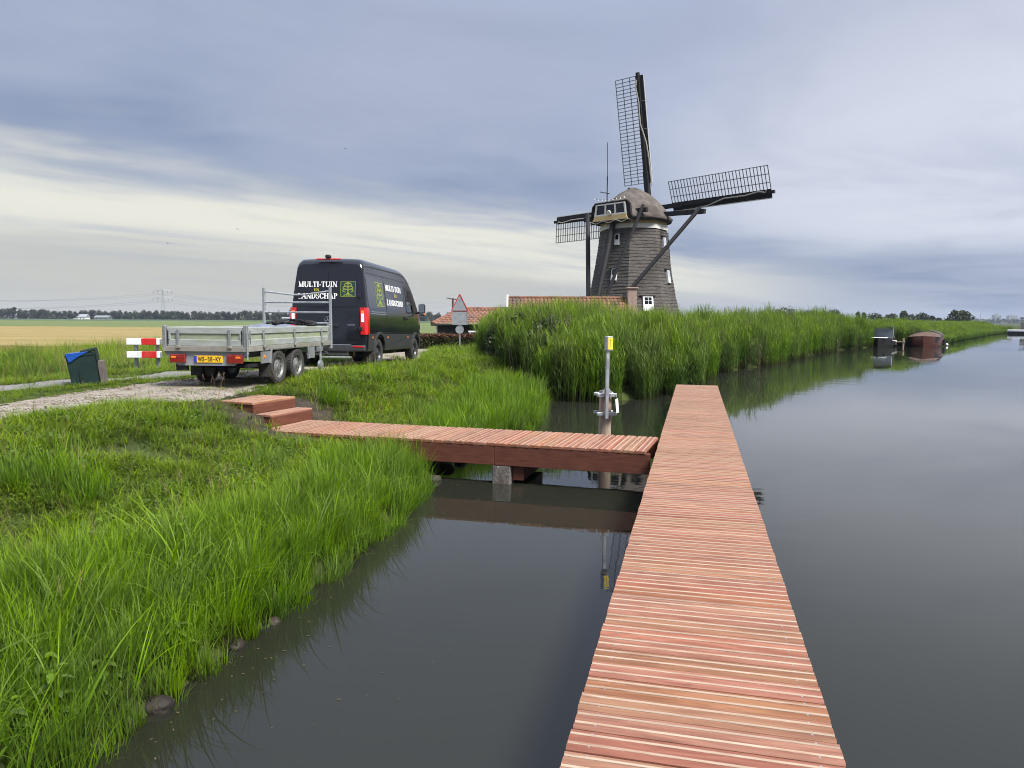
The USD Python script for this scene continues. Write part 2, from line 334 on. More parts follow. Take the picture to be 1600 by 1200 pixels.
def dup(root, loc, rotz=0.0, label=None, group=None, scale=None):
    was = root.GetCustomData()
    x = UsdGeom.Xform.Define(stage, path_for(root.GetName().rstrip('0123456789').rstrip('_'), None))
    p = x.GetPrim()
    p.GetReferences().AddInternalReference(root.GetPath())
    x.ClearXformOpOrder()
    for a in list(p.GetAttributes()):
        pass
    x.AddTranslateOp(opSuffix='at').Set(Gf.Vec3d(*map(float, loc)))
    x.AddRotateZOp(opSuffix='at').Set(float(rotz))
    if scale is not None:
        x.AddScaleOp(opSuffix='at').Set(Gf.Vec3f(*map(float, np.broadcast_to(scale, 3))))
    p.SetInstanceable(True)
    return tag(p, label or was.get('label'), was.get('category'), group or was.get('group'))


def rot(axis, deg):
    return trimesh.transformations.rotation_matrix(math.radians(deg), axis)[:3, :3]


class MB:
    """Collects simple solids into one mesh."""
    def __init__(self):
        self.v, self.f, self.n = [], [], 0

    def add(self, v, f, R=None, at=None):
        v = np.asarray(v, float)
        f = np.asarray(f, int)
        if f.shape[1] == 4:
            f = np.vstack([f[:, [0, 1, 2]], f[:, [0, 2, 3]]])
        if R is not None:
            v = v @ np.asarray(R).T
        if at is not None:
            v = v + np.asarray(at, float)
        self.v.append(v)
        self.f.append(f + self.n)
        self.n += len(v)
        return self

    def tm(self, m, R=None, at=None):
        return self.add(m.vertices, m.faces, R, at)

    def box(self, c, s, R=None, ch=0.0):
        """A box of size s centred at c, chamfered by ch."""
        h = np.asarray(s, float) / 2
        if ch <= 0:
            b = trimesh.creation.box(np.asarray(s, float))
            return self.add(b.vertices, b.faces, R, c)
        ch = min(ch, h.min() * 0.9)
        p = []
        for sx in (-1, 1):
            for sy in (-1, 1):
                for sz in (-1, 1):
                    q = np.array([sx, sy, sz])
                    for k in range(3):
                        w = h - ch
                        w = w.copy()
                        w[k] = h[k]
                        p.append(q * w)
        hull = trimesh.convex.convex_hull(np.array(p))
        return self.add(hull.vertices, hull.faces, R, c)

    def bar(self, p0, p1, w, h=None, up=(0, 0, 1), ch=0.0):
        """A rectangular bar from p0 to p1; w across, h along up."""
        p0, p1 = np.asarray(p0, float), np.asarray(p1, float)
        d = p1 - p0
        L = np.linalg.norm(d)
        d = d / L
        u = np.asarray(up, float)
        if abs(d @ u) > 0.95:
            u = np.array([0, 1.0, 0])
        s = np.cross(d, u)
        s /= np.linalg.norm(s)
        u = np.cross(s, d)
        return self.box((p0 + p1) / 2, (w, L, h or w), np.stack([s, d, u], 1), ch)

    def tube(self, pts, r, sides=8, cap=True):
        p = np.asarray(pts, float)
        r = np.broadcast_to(r, (len(p),))
        t = np.gradient(p, axis=0)
        t /= np.linalg.norm(t, axis=1, keepdims=True) + 1e-12
        ref = np.array([0, 0, 1.0]) if abs(t[0, 2]) < 0.9 else np.array([1.0, 0, 0])
        a = np.cross(t, ref)
        a /= np.linalg.norm(a, axis=1, keepdims=True) + 1e-12
        b = np.cross(t, a)
        ang = np.arange(sides) * 2 * PI / sides
        v = (p[:, None] + r[:, None, None] * (np.cos(ang)[None, :, None] * a[:, None] + np.sin(ang)[None, :, None] * b[:, None])).reshape(-1, 3)
        f = []
        for i in range(len(p) - 1):
            for j in range(sides):
                q = [i * sides + j, i * sides + (j + 1) % sides, (i + 1) * sides + (j + 1) % sides, (i + 1) * sides + j]
                f += [[q[0], q[2], q[1]], [q[0], q[3], q[2]]]
        if cap:
            n = len(v)
            v = np.vstack([v, p[0], p[-1]])
            e = (len(p) - 1) * sides
            for j in range(sides):
                f += [[n, j, (j + 1) % sides], [n + 1, e + (j + 1) % sides, e + j]]
        return self.add(v, f)

    def cyl(self, p0, p1, r0, r1=None, sides=16):
        return self.tube([p0, p1], [r0, r0 if r1 is None else r1], sides)

    def prism(self, poly, depth, R=None, at=None):
        """A shapely polygon (x, y) extruded along +z."""
        for q in getattr(poly, 'geoms', [poly]):
            if q.area > 1e-9:
                m = trimesh.creation.extrude_polygon(q, depth, engine='earcut')
                self.add(m.vertices, m.faces, R, at)
        return self

    def get(self):
        return np.vstack(self.v), np.vstack(self.f)


def solid_cyl(p0, p1, r, n=40):
    p0, p1 = np.asarray(p0, float), np.asarray(p1, float)
    m = trimesh.creation.cylinder(r, segment=[p0, p1], sections=n)
    return Manifold(MMesh(np.asarray(m.vertices, np.float32), np.asarray(m.faces, np.uint32)))


def to_manifold(v, f):
    m = trimesh.Trimesh(v, f, process=True)
    m.fix_normals()
    return Manifold(MMesh(np.asarray(m.vertices, np.float32), np.asarray(m.faces, np.uint32)))


# plane with x to the right of a viewer and y up, for panels that stand upright
UPRIGHT_BACK = np.array([[1, 0, 0], [0, 0, -1], [0, 1, 0]], float)      # local (x, y, z) -> world (x, -z, y): z comes towards -y

# ------------------------------------------------------------------ the land: canal, dike, polder
SHORE = [(-9.0, -60), (-5.0, -22), (-3.2, -6), (-2.45, 0.5), (-2.05, 3.3), (-1.92, 3.8), (-1.83, 4.3), (-1.70, 5.05), (-1.40, 6.3), (-1.18, 7.75), (-1.12, 8.9), (-1.02, 10.0),
         (-0.82, 11.1), (-0.15, 12.8), (0.48, 14.5), (0.72, 17.4), (0.95, 19.5), (2.7, 19.2), (5.0, 22.0), (7.64, 29.2), (11.8, 34.8), (23.2, 53.3), (31.4, 63.4), (37.2, 66.0),
         (53.0, 87.2), (78.8, 122.8), (100, 150), (160, 205), (420, 330), (900, 480)]
water_poly = Polygon(SHORE + [(900, -60)])
shore_line = LineString(SHORE)
DIKE = LineString([(-12, -60), (-9.6, -20), (-8.5, -5), (-7.3, 5), (-6.7, 9), (-6.3, 12), (-5.5, 16), (-4.7, 20), (-3.1, 26), (-1.6, 34), (0, 45), (10, 72), (40, 115), (90, 180), (200, 270), (900, 520)])
dike_left = Polygon(list(DIKE.coords) + [(900, 9000), (-9000, 9000), (-9000, -60)])


def pick(knots, x):
    a = np.array(knots, float)
    return np.interp(x, a[:, 0], a[:, 1])


def sstep(x, a, b):
    t = np.clip((x - a) / (b - a), 0, 1)
    return t * t * (3 - 2 * t)


WALK_ZONE = LineString([(1.9, 9.45), (-3.55, 11.1)]).buffer(0.68, cap_style=2)
STEP_ZONE = Polygon([(-3.45, 10.6), (-3.1, 11.7), (-4.0, 12.0), (-4.38, 10.95)])


def land_height(x, y):
    p = shapely.points(x, y)
    d = shapely.distance(p, shore_line)
    wet = shapely.contains_xy(water_poly, x, y)
    d = np.where(wet, -d, d)
    z = pick([(-40, -2.2), (-3, -1.4), (-0.5, -0.55), (-0.12, -0.22), (0.0, -0.03), (0.12, 0.13), (0.5, 0.24), (1.0, 0.32), (2.2, 0.48), (2.75, 0.68), (3.3, 0.86), (4.0, 0.95), (5, 0.96)], d)
    drop = 0.16 * sstep(y, 15, 25)
    z = np.where(z > 0.3, z - drop * (z - 0.3) / 0.65, z)
    e = shapely.distance(p, DIKE) * np.where(shapely.contains_xy(dike_left, x, y), 1, -1)
    z = np.where(~wet, z - (z + 0.6) * sstep(e, 2.6, 8.5), z)
    n = meshkit.fbm(np.stack([x * 0.9, y * 0.9, 0 * x], -1)) if hasattr(meshkit, 'fbm') else meshkit.noise(np.stack([x * 0.9, y * 0.9, 0 * x], -1))
    n = np.asarray(n) - 0.5
    road = shapely.distance(p, gravel_poly)
    near = (np.abs(x) < 40) & (y < 60)
    amp = 0.10 * np.where(near & (d > 0.1), 1, 0) * np.clip(road / 0.8, 0, 1) * np.clip((7 - e) / 5, 0.15, 1) * np.clip(d / 1.0, 0.2, 1)
    z = z + n * amp
    z = np.where(shapely.contains_xy(WALK_ZONE, x, y), np.minimum(z, 0.40), z)
    z = np.where(shapely.contains_xy(STEP_ZONE, x, y), np.minimum(z, 0.66), z)
    return z


G_LEFT = [(-9.6, -20), (-8.2, -5), (-7.55, 2), (-7.0, 7), (-6.73, 9.6), (-6.72, 11), (-6.5, 12.3), (-6.2, 14), (-5.95, 16), (-5.6, 18), (-4.95, 22), (-5.2, 26), (-5.6, 30), (-5.6, 45)]
G_RIGHT = [(-8.1, -20), (-6.8, -5), (-6.25, 3), (-5.80, 8.2), (-5.60, 9.1), (-5.40, 10.0), (-4.85, 10.35), (-4.55, 10.8), (-4.4, 11.6), (-4.35, 12.2), (-4.38, 14.8), (-4.2, 16.7), (-3.5, 20.2), (-2.75, 22.3), (-3.0, 24.5), (-3.4, 27), (-3.6, 34), (-3.5, 45)]
gravel_poly = Polygon(G_LEFT + G_RIGHT[::-1]).buffer(0.15).buffer(-0.15)
CYCLE = LineString([(-15, -2), (-12.2, 4), (-10.2, 8.2), (-9.05, 10.6), (-8.35, 12.1), (-7.6, 13.7), (-6.9, 15.1), (-6.2, 16.4)])
cycle_poly = CYCLE.buffer(0.42, cap_style=2).difference(gravel_poly.buffer(0.02))
soil_poly = Polygon([(-4.75, 10.4), (-4.1, 10.0), (-3.3, 9.75), (-2.5, 9.9), (-1.9, 10.5), (-1.95, 11.4), (-2.6, 12.0), (-3.4, 12.45), (-4.1, 12.1), (-4.3, 11.5)])


def axis(knots):
    """Grid lines with a spacing that is given between knots: [(start, spacing), ...]."""
    out = []
    for (a, s), (b, _) in zip(knots[:-1], knots[1:]):
        out += list(np.linspace(a, b, max(2, int(round((b - a) / s)) + 1))[:-1])
    return np.array(out + [knots[-1][0]])


GX = axis([(-7000, 900), (-1600, 220), (-500, 50), (-100, 8), (-30, 1.2), (-13, 0.22), (-9, 0.13), (1.4, 0.4), (8, 1.6), (48, 6), (130, 26), (500, 120), (1500, 700), (7000, 0)])
GY = axis([(-60, 6), (-8, 0.9), (1.5, 0.13), (19, 0.3), (36, 1.3), (75, 4), (150, 20), (500, 110), (1500, 500), (9000, 0)])
_gx, _gy = np.meshgrid(GX, GY)
GZ = land_height(_gx.ravel(), _gy.ravel()).reshape(_gx.shape)


def ground_at(x, y):
    x, y = np.asarray(x, float), np.asarray(y, float)
    i = np.clip(np.searchsorted(GX, x) - 1, 0, len(GX) - 2)
    j = np.clip(np.searchsorted(GY, y) - 1, 0, len(GY) - 2)
    s = (x - GX[i]) / (GX[i + 1] - GX[i])
    t = (y - GY[j]) / (GY[j + 1] - GY[j])
    return GZ[j, i] * (1 - s) * (1 - t) + GZ[j, i + 1] * s * (1 - t) + GZ[j + 1, i] * (1 - s) * t + GZ[j + 1, i + 1] * s * t


def grid_mesh(X, Y, Z):
    h, w = X.shape
    v = np.stack([X.ravel(), Y.ravel(), Z.ravel()], 1)
    i, j = np.meshgrid(np.arange(w - 1), np.arange(h - 1))
    a = (j * w + i).ravel()
    return v, np.stack([a, a + 1, a + w + 1, a + w], 1)


obj('ground', grid_mesh(_gx, _gy, GZ), 'earth', smooth=True, kind='structure')
wv = np.array(water_poly.buffer(0.8).simplify(0.2).exterior.coords)[:-1]
wm = trimesh.creation.triangulate_polygon(Polygon(wv), engine='earcut')
obj('water', (np.column_stack([wm[0], np.zeros(len(wm[0]))]), wm[1]), 'water', kind='structure')


def drape(poly, step, dz, wob=0.0):
    """A sheet over the ground: the polygon cut into a fine triangle grid that follows the land."""
    x0, y0, x1, y1 = poly.bounds
    xs, ys = np.arange(x0, x1 + step, step), np.arange(y0, y1 + step, step)
    X, Y = np.meshgrid(xs, ys)
    cx, cy = (X[:-1, :-1] + step / 2), (Y[:-1, :-1] + step / 2)
    off = 0.0
    if wob:
        off = (np.asarray(meshkit.noise(np.stack([cx * 2.3, cy * 2.3, 0 * cx], -1))) - 0.5) * wob
        inside = shapely.distance(shapely.points(cx.ravel(), cy.ravel()), poly.exterior).reshape(cx.shape) * np.where(shapely.contains_xy(poly, cx, cy), 1, -1) > off
    else:
        inside = shapely.contains_xy(poly, cx, cy)
    w = X.shape[1]
    j, i = np.nonzero(inside)
    a = j * w + i
    f = np.stack([a, a + 1, a + w + 1, a + w], 1)
    keep, inv = np.unique(f, return_inverse=True)
    v = np.stack([X.ravel(), Y.ravel()], 1)[keep]
    z = ground_at(v[:, 0], v[:, 1]) + dz
    return np.column_stack([v, z]), inv.reshape(-1, 4)


gm = drape(gravel_poly.intersection(sbox(-12, 3, 3, 45)), 0.10, 0.012, 0.16)
g2 = gm[0].copy()
g2[:, 2] += 0.020 * (np.asarray(meshkit.noise(np.column_stack([g2[:, :2] * 2.2, 0 * g2[:, 0]]))) - 0.5)
obj('gravel_road', (g2, gm[1]), 'gravel', smooth=True, kind='structure', label='pale gravel track along the top of the bank')
obj('cycle_path', drape(cycle_poly.intersection(sbox(-20, 3, 0, 20)), 0.09, 0.016, 0.08), 'asphalt', smooth=True, kind='structure', label='narrow worn path behind the litter bin')
sm_ = drape(soil_poly, 0.06, 0.0, 0.40)
s2 = sm_[0].copy()
s2[:, 2] += (0.012 + 0.05 * np.asarray(meshkit.fbm(np.column_stack([s2[:, :2] * 5, 0 * s2[:, 0]])))) * np.clip((shapely.distance(shapely.points(s2[:, :2]), soil_poly.exterior)) / 0.3, 0.0, 1) + 0.004
obj('bare_soil', (s2, sm_[1]), 'soil', smooth=True, kind='structure', label='dug bare soil around the steps')

rng = np.random.default_rng(7)


def field(name, pts, mat, top, label, step):
    """A standing crop: a slab whose top is uneven and whose sides reach the ground."""
    poly = Polygon(pts)
    x0, y0, x1, y1 = poly.bounds
    v, f = drape(poly, step, 0.0)
    base = v[:, 2].copy()
    n = np.asarray(meshkit.noise(np.column_stack([v[:, :2] * 0.8, 0 * base])))
    tram = np.abs(((v[:, 1] + 0.12 * v[:, 0]) / 27.0) % 1 - 0.5)
    v[:, 2] = -0.6 + top + (n - 0.5) * 0.12 - np.where(tram < 0.03, 0.32, 0)
    e = np.vstack([f[:, [0, 1]], f[:, [1, 2]], f[:, [2, 3]], f[:, [3, 0]]])
    key = np.sort(e, 1)
    _, first, cnt = np.unique(key, axis=0, return_index=True, return_counts=True)
    rim = e[first[cnt == 1]]
    nv = len(v)
    lowv = v.copy()
    lowv[:, 2] = -0.75
    side = np.column_stack([rim[:, 1], rim[:, 0], rim[:, 0] + nv, rim[:, 1] + nv])
    obj(name, (np.vstack([v, lowv]), np.vstack([f, side])), mat, smooth=40, kind='structure', label=label)


field('grain_field', [(-120, 60), (-36, 56), (-24, 60), (-14, 74), (-44, 150), (-60, 165), (-150, 178), (-190, 178)], 'grain', 0.55, 'ripe golden grain field beyond the dike', 1.6)
field('green_field', [(-420, 185), (-150, 183), (-62, 170), (-40, 130), (-20, 100), (0, 130), (30, 330), (-20, 520), (-520, 520)], 'crop', 0.40, 'wide pale green crop field behind the grain', 6.0)
field('dark_green_field', [(-900, 530), (60, 530), (80, 840), (-900, 840)], 'crop_dark', 0.5, 'dark green strip of crop before the tree line', 24.0)

# ------------------------------------------------------------------ jetty, walkway and steps
DECK = 0.53
JA = np.array([0.2408, 0.9706])               # along the jetty
JN = np.array([0.9706, -0.2408])              # across it, to the water side
J0 = np.array([0.18, 2.51])
rr = random.Random(4)


def plank_mesh(L, W, T, seed):
    """A board along x with rounded upper edges, a groove for each anti-slip strip, and slightly worn ends."""
    q = random.Random(seed)
    c, g, w = 0.009, 0.004, 0.0075
    a, b = -W * 0.24, W * 0.24
    prof = [(-W / 2, -T), (W / 2, -T), (W / 2, -c), (W / 2 - c, 0), (b + w, 0), (b + w, -g), (b - w, -g), (b - w, 0), (a + w, 0), (a + w, -g), (a - w, -g), (a - w, 0), (-W / 2 + c, 0), (-W / 2, -c)]
    m = trimesh.creation.extrude_polygon(Polygon(prof), L, engine='earcut')
    v = np.asarray(m.vertices)[:, [2, 0, 1]].copy()
    v[:, 0] -= L / 2
    v[:, 2] += q.uniform(-0.0012, 0.0012) + v[:, 0] * q.uniform(-0.001, 0.001)
    v[:, 1] += v[:, 0] * q.uniform(-0.0012, 0.0012)
    return v, np.asarray(m.faces)


def strip_mesh(L, y, seed):
    q = random.Random(seed)
    b = MB().box((0, y, -0.0005), (L, 0.0145, 0.006))
    v, f = b.get()
    return v, f


def deck(root, positions, L, W, T, ang, z, seed0, screws=0):
    """Planks with their strips as parts; each plank is placed in the root's frame by its own transform."""
    for k, (px, py) in enumerate(positions):
        o = obj('plank', plank_mesh(L + rr.uniform(-0.002, 0.002), W + rr.uniform(-0.003, 0.001), T, seed0 + k), 'plank', root, smooth=False)
        x = UsdGeom.Xformable(o)
        x.AddTranslateOp().Set(Gf.Vec3d(px + rr.uniform(-0.0025, 0.0025), py, z))
        x.AddRotateZOp().Set(float(ang))
        for s in (-1, 1):
            obj('grip_strip', strip_mesh(L - 0.004, s * W * 0.24, k), 'strip', o)
        if k < screws:
            b = MB()
            for sx in (-1, 1):
                for sy in (-1, 1):
                    b.cyl((sx * (L / 2 - 0.085), sy * W * 0.33, -0.001), (sx * (L / 2 - 0.085), sy * W * 0.33, 0.0012), 0.0045, sides=8)
            obj('screw_heads', b, 'galv', o, kind='stuff')


jang = -math.degrees(math.atan2(JA[0], JA[1]))
jc = J0 + JN * 0.5
jetty = thing('wooden_jetty', 'long straight reddish hardwood jetty with pale anti-slip strips running into the canal', 'jetty', (jc[0], jc[1], 0), jang)
npl = 133
deck(jetty, [(0, -3.4 + 0.15 * k) for k in range(npl)], 1.0, 0.137, 0.032, 0, DECK, 100, screws=48)
y0, y1 = -3.45, -3.4 + 0.15 * npl - 0.09
for sx in (-0.42, 0.0, 0.42):
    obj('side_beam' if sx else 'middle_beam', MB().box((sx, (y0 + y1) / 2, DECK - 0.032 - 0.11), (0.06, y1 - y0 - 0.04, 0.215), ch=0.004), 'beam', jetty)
for yy in (-2.6, 0.4, 3.4, 6.4, 9.4, 12.4, 15.4):
    for sx in (-0.33, 0.33):
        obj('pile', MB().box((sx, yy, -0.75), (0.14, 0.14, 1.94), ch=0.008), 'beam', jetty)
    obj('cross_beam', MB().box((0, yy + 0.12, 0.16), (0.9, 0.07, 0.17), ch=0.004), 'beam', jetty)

# the walkway from the bank: local x towards the bank, y across (away from the viewer)
WA = np.array([-0.960, 0.280])
wang = math.degrees(math.atan2(WA[1], WA[0]))
W0 = np.array([1.715, 8.90])                  # near corner at the jetty
WL, WW = 5.2, 1.19
walk = thing('wooden_walkway', 'low reddish plank walkway on dark red beams joining the bank to the jetty', 'walkway', (W0[0], W0[1], 0), wang)
# rotated by about 164 degrees: its local y points towards the viewer, so the deck lies at negative y
pos = []
n = 38
for k in range(n):
    pos.append((0.10 + 0.148 * k + 0.02, -WW / 2))
skew = 2.5
deck(walk, pos, WW, 0.137, 0.032, 90 - skew, DECK, 400)
for yb, nm in ((-0.035, 'side_beam'), (-WW + 0.035, 'side_beam')):
    for xa, xb in ((0.02, 2.02), (2.023, WL - 0.05)):
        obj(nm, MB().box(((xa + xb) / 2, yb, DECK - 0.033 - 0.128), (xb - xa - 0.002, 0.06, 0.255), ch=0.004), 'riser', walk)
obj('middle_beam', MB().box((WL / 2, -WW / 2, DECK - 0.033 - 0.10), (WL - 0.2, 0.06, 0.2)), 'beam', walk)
for yb in (-0.13, -WW + 0.13):
    obj('concrete_pier', MB().box((1.93, yb, -0.36), (0.25, 0.25, 1.20), ch=0.015), 'concrete', walk)
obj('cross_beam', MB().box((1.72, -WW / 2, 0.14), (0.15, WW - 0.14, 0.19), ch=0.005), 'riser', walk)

# two steps up to the track
SA = np.array([0.356, 0.934])                 # along the step edges
S0 = np.array([-3.52, 10.71])
sang = math.degrees(math.atan2(SA[1], SA[0]))  # local x along the edge (away), y towards the track
steps = thing('wooden_steps', 'two reddish timber steps rising from the walkway to the gravel track', 'steps', (S0[0], S0[1], 0), sang)
SL = 0.98
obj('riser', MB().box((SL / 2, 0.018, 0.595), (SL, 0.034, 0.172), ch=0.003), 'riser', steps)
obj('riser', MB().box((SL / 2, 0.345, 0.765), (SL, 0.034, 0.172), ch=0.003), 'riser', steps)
deck(steps, [(SL / 2, 0.065 + 0.02)], SL + 0.02, 0.142, 0.03, 0, 0.712, 600)
deck(steps, [(SL / 2, 0.085 + 0.147)], SL + 0.02, 0.142, 0.03, 0, 0.712, 610)
deck(steps, [(SL / 2, 0.410 + 0.147 * k) for k in range(6)], SL + 0.02, 0.142, 0.03, 0, 0.882, 620)
for sx in (0.03, SL - 0.03):
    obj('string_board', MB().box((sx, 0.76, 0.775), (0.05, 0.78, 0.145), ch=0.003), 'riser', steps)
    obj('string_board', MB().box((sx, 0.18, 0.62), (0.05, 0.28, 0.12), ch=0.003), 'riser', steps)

# ------------------------------------------------------------------ the mooring pile with its sign
mp = thing('mooring_pile', 'weathered timber pile carrying a steel pole with a small yellow sign', 'mooring pile', (1.41, 11.06, 0), 6)
pv, pf = MB().cyl((0, 0, -1.2), (0, 0, 1.07), 0.105, 0.092, sides=18).get()
obj('pile', (pv, pf), 'pile', mp, smooth=40)
obj('pile_cap', MB().cyl((0, 0, 1.071), (0, 0, 1.082), 0.093, 0.06, sides=18), 'grey_wood', mp, smooth=40)
for zz in (0.735, 1.015):
    obj('clamp_bar', MB().box((0.0, -0.115, zz), (0.30, 0.03, 0.055), ch=0.006), 'galv', mp)
    obj('clamp_bar', MB().box((0.0, 0.115, zz), (0.30, 0.03, 0.055), ch=0.006), 'galv', mp)
    for sx in (-1, 1):
        obj('clamp_bolt', MB().cyl((sx * 0.13, -0.15, zz), (sx * 0.13, 0.15, zz), 0.010, sides=8), 'galv', mp)
obj('sign_pole', MB().box((-0.012, -0.158, 1.175), (0.05, 0.05, 1.02), ch=0.006), 'galv', mp)
for sx in (-1, 1):
    obj('gusset', MB().prism(Polygon([(0, 0), (0.06 * sx, 0), (0, 0.09)]), 0.008, UPRIGHT_BACK, (-0.012 + 0.026 * sx, -0.15, 1.045)), 'galv', mp)
sb = obj('sign_box', MB().box((0.0, -0.165, 1.79), (0.105, 0.085, 0.215), rot((0, 0, 1), 20), ch=0.008), 'galv', mp)
R20 = rot((0, 0, 1), 20)
fr = lambda x, z, d=0.0445: R20 @ np.array([x, -d, 0]) + np.array([0.0, -0.165, z])
obj('sign_face', MB().box(fr(0.004, 1.79, 0.0450), (0.078, 0.005, 0.170), R20), 'yellow', sb)
mk = MB()
mk.cyl(fr(0.004, 1.842, 0.0470), fr(0.004, 1.842, 0.0490), 0.012, sides=12)
mk.box(fr(0.004, 1.795, 0.0485), (0.009, 0.002, 0.070), R20)
mk.box(fr(0.004, 1.748, 0.0485), (0.011, 0.002, 0.012), R20)
obj('symbol', mk, 'ink', sb)
Rp = rot((0, 0, 1), 62) @ rot((1, 0, 0), -6)
obj('white_plate', MB().box((0.135, -0.20, 0.865), (0.15, 0.006, 0.21), Rp, ch=0.002), 'white', mp, label='plain white plate turned sideways on the clamp')

# ------------------------------------------------------------------ litter bin
bz = float(ground_at(-7.27, 12.55)) - 0.03
lb = thing('litter_bin', 'dark green leaning litter bin with a blue liner, on a stained concrete block', 'litter bin', (-7.27, 12.55, bz), 24, roty=-7)
UsdGeom.Xformable(lb).AddScaleOp().Set(Gf.Vec3f(0.92, 1.0, 1.10))
bv = Manifold.hull_points(np.array([(sx * w, sy * h, z) for sx in (-1, 1) for sy in (-1, 1) for z, w, h in ((0.0, 0.215, 0.18), (0.50, 0.235, 0.20))]))
inner = Manifold.hull_points(np.array([(sx * w, sy * h, z) for sx in (-1, 1) for sy in (-1, 1) for z, w, h in ((0.03, 0.195, 0.16), (0.60, 0.215, 0.18))]))
obj('shell', bv - inner, 'bin', lb)
obj('rim', (Manifold.hull_points(np.array([(sx * 0.245, sy * 0.21, z) for sx in (-1, 1) for sy in (-1, 1) for z in (0.500, 0.535)])) - Manifold.hull_points(np.array([(sx * 0.215, sy * 0.18, z) for sx in (-1, 1) for sy in (-1, 1) for z in (0.49, 0.6)]))), 'bin', lb)
for sx in (-0.06, ):
    obj('front_rib', MB().box((sx, -0.197, 0.22), (0.012, 0.01, 0.43), rot((1, 0, 0), -2.3), ch=0.002), 'bin', lb)
obj('hood', MB().box((0.125, 0.03, 0.565), (0.25, 0.38, 0.05), rot((0, 1, 0), -6), ch=0.012).box((0.246, 0.03, 0.47), (0.018, 0.38, 0.17), ch=0.004), 'bin', lb)
bag = MB().prism(Polygon([(-0.23, 0.545), (0.13, 0.552), (-0.05, 0.485), (-0.19, 0.415)]), 0.006, UPRIGHT_BACK, (0, -0.213, 0)).box((-0.05, -0.02, 0.549), (0.36, 0.37, 0.012), ch=0.004)
obj('liner_bag', bag, 'bag', lb)
obj('concrete_block', MB().box((0.285, 0.09, 0.18), (0.11, 0.30, 0.42), ch=0.012), 'grey_wood', lb)
obj('side_bracket', MB().box((-0.232, -0.12, 0.13), (0.03, 0.12, 0.012)), 'galv', lb)

# ------------------------------------------------------------------ red and white barrier
rz = float(ground_at(-9.55, 19.1))
ba = thing('road_barrier', 'red and white double-beam barrier on grey steel posts beside the trailer', 'barrier', (-9.50, 19.1, rz), 4)
for sx in (-0.27, 0.28):
    obj('post', MB().box((sx, 0.04, 0.46), (0.085, 0.06, 1.12), ch=0.006), 'galv', ba)
bt = 2.13 - (534 - 497) / 60.0 - rz
for zz in (bt, bt - 0.335):
    bm = obj('beam', MB().box((-0.235, -0.09, zz), (0.37, 0.165, 0.165), ch=0.008), 'white', ba)
    obj('red_section', MB().box((0.137, -0.09, zz), (0.372, 0.166, 0.166), ch=0.008), 'red', bm)
    obj('white_tip', MB().box((0.364, -0.09, zz), (0.08, 0.165, 0.165), ch=0.008), 'white', bm)
    obj('end_cap', MB().box((0.4075, -0.09, zz), (0.006, 0.12, 0.12)), 'grey_paint', bm)

# ------------------------------------------------------------------ serif lettering
def _V(x, w, h=1.0, foot=True, head=True):
    p = [sbox(x - w / 2, 0, x + w / 2, h)]
    if foot:
        p.append(sbox(x - w / 2 - 0.085, 0, x + w / 2 + 0.085, 0.07))
    if head:
        p.append(sbox(x - w / 2 - 0.085, h - 0.07, x + w / 2 + 0.085, h))
    return p


def _D(x0, y0, x1, y1, w):
    return [Polygon([(x0 - w / 2, y0), (x0 + w / 2, y0), (x1 + w / 2, y1), (x1 - w / 2, y1)])]


def _ring(cx, cy, rx, ry, thick, thin):
    a = np.linspace(0, 2 * PI, 40)
    o = Polygon(np.column_stack([cx + rx * np.cos(a), cy + ry * np.sin(a)]))
    i = Polygon(np.column_stack([cx + (rx - thick) * np.cos(a), cy + (ry - thin) * np.sin(a)]))
    return o.difference(i)


